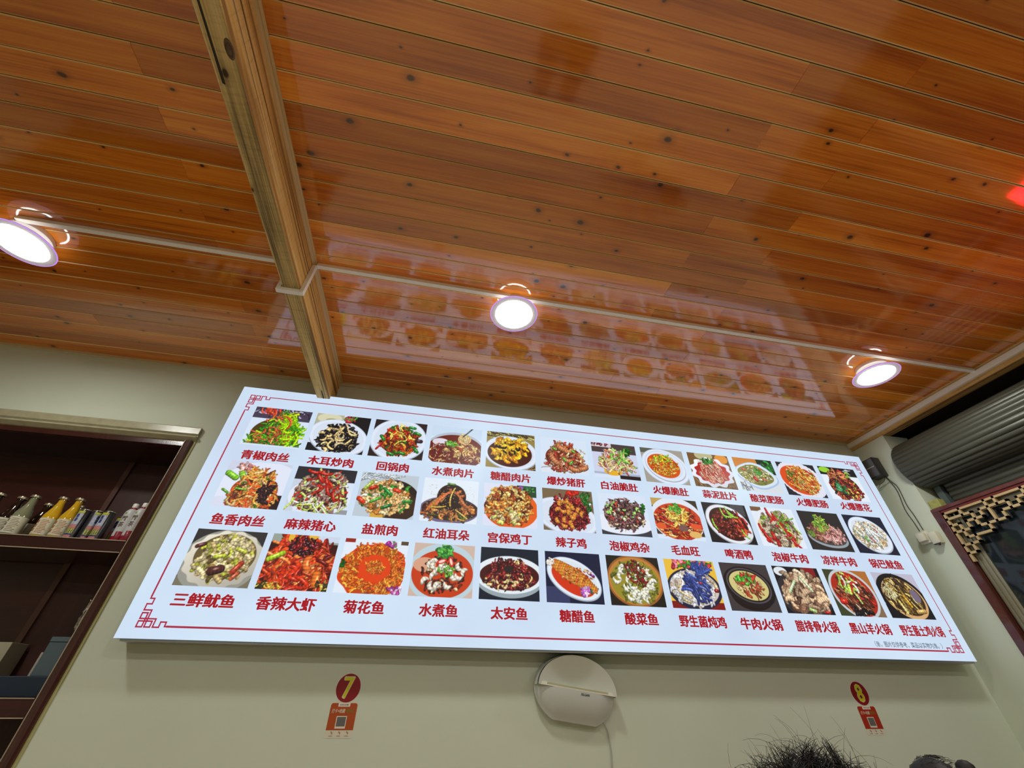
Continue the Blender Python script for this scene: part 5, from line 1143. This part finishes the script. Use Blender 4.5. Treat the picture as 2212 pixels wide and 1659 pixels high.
def messy(mb, x, y, zc):
    random.seed(21)
    for i in range(2000):
        az = random.uniform(0, 2 * PI); el = random.uniform(.25, PI / 2)
        r0 = Vector((math.cos(el) * math.cos(az) * .112, math.cos(el) * math.sin(az) * .110, math.sin(el) * .112)); nrm = r0.normalized()
        L_ = random.uniform(.02, .055) if i > 110 else random.uniform(.05, .095)
        side = Vector((random.uniform(-1, 1), random.uniform(-1, 1), random.uniform(-.2, .6))); side = (side - nrm * side.dot(nrm)).normalized()
        cv = random.uniform(.9, 2.2); pts = []
        for k in range(8):
            t_ = k / 7; an = t_ * cv
            pts.append(Vector((x, y, zc)) + r0 + nrm * L_ * (math.sin(an) / cv * 1.0) + side * L_ * (1 - math.cos(an)) / cv)
        mb.tube(pts, random.uniform(.0005, .0009) if i > 110 else random.uniform(.0003, .0005), 3, taper=.3)
    # a few thicker curled locks that stand up
    for dx, az, L_, cv, n_, sp in ((-.092, 1, .120, 2.6, 26, .004), (-.105, 1, .10, 2.4, 14, .008), (-.120, -1, .06, .8, 24, .012), (-.058, 1, .10, 2.2, 18, .005), (.10, -1, .05, .4, 24, .012), (-.030, 1, .075, 2.9, 30, .004), (-.020, 1, .070, 2.4, 16, .006), (.035, -1, .060, .5, 26, .004), (.045, -1, .055, .4, 18, .006), (.085, 1, .085, 3.0, 16, .003), (.02, 1, .05, 2.6, 14, .006), (-.085, -1, .07, .7, 22, .010), (-.05, -1, .06, .5, 22, .012)):
        for q in range(n_):
            ox, oy = random.gauss(0, sp), random.gauss(0, sp); l2 = L_ * random.uniform(.8, 1.08); c2 = cv * random.uniform(.9, 1.1); lean = random.gauss(0, .06)
            z0_ = .112 * math.sqrt(max(.05, 1 - ((dx + ox) / .130) ** 2)) - .01; pts = []
            for k in range(10):
                t_ = k / 9; an = t_ * c2
                pts.append((x + dx + ox * (1 - .5 * t_) + az * l2 * (1 - math.cos(an)) / c2 + lean * l2 * t_, y - .02 + oy * (1 - .5 * t_), zc + z0_ + l2 * math.sin(an) / c2))
            mb.tube(pts, random.uniform(.0004, .0008), 3, taper=.35)
def smoothbun(mb, x, y, zc):
    mb.lathe([(0, .030), (.012, .028), (.024, .018), (.028, 0), (.022, -.018), (0, -.026)], (x + .098, y - .03, zc + .085), 20, 2)
    random.seed(4)
    for i in range(160):
        az = random.uniform(0, 2 * PI); el = random.uniform(.6, PI / 2); a = Vector((math.cos(el) * math.cos(az) * .084, math.cos(el) * math.sin(az) * .104, math.sin(el) * .120))
        b_ = a + Vector((random.uniform(.01, .04), random.uniform(-.02, .02), random.uniform(-.004, .004))); mb.tube([Vector((x, y, zc)) + a, Vector((x, y, zc)) + (a + b_) / 2 + a.normalized() * .004, Vector((x, y, zc)) + b_], .0006, 3)
person(.256 * S, .31 * S, 1.165, mshirt, 'person with tousled black hair, only the hair showing at the lower edge', messy)
person(.790 * S, .70 * S, 1.098, simple('grey_jumper', (0.18, 0.18, 0.2, 1), .8), 'person with smooth black hair and a small bun at the lower edge', smoothbun)

# ------------------------------------------------------------------ red running sign by the door (out of frame, its glow shows on the ceiling)
sg = empty('red_led_sign', P(1.39, .21, .435), 'small red glowing sign hung above the door, mirrored in the varnished ceiling', 'sign')
MB().box(*bxu(1.386, 1.400, .15, .28, .435, .50), bev=.003).build('sign_case', M['black'], sg)
MB().box(*bxu(1.3835, 1.3855, .16, .27, .443, .492)).build('led_face', simple('red_leds', (0.3, 0, 0, 1), .5, emis=(1, .01, .02, 1), estr=22.0), sg)
for y_ in (.17, .26): MB().tube([P(1.393, y_, .50), P(1.393, y_, .65), P(1.393, y_, .7489)], .003, 6).build('hanger', M['wire'], sg)
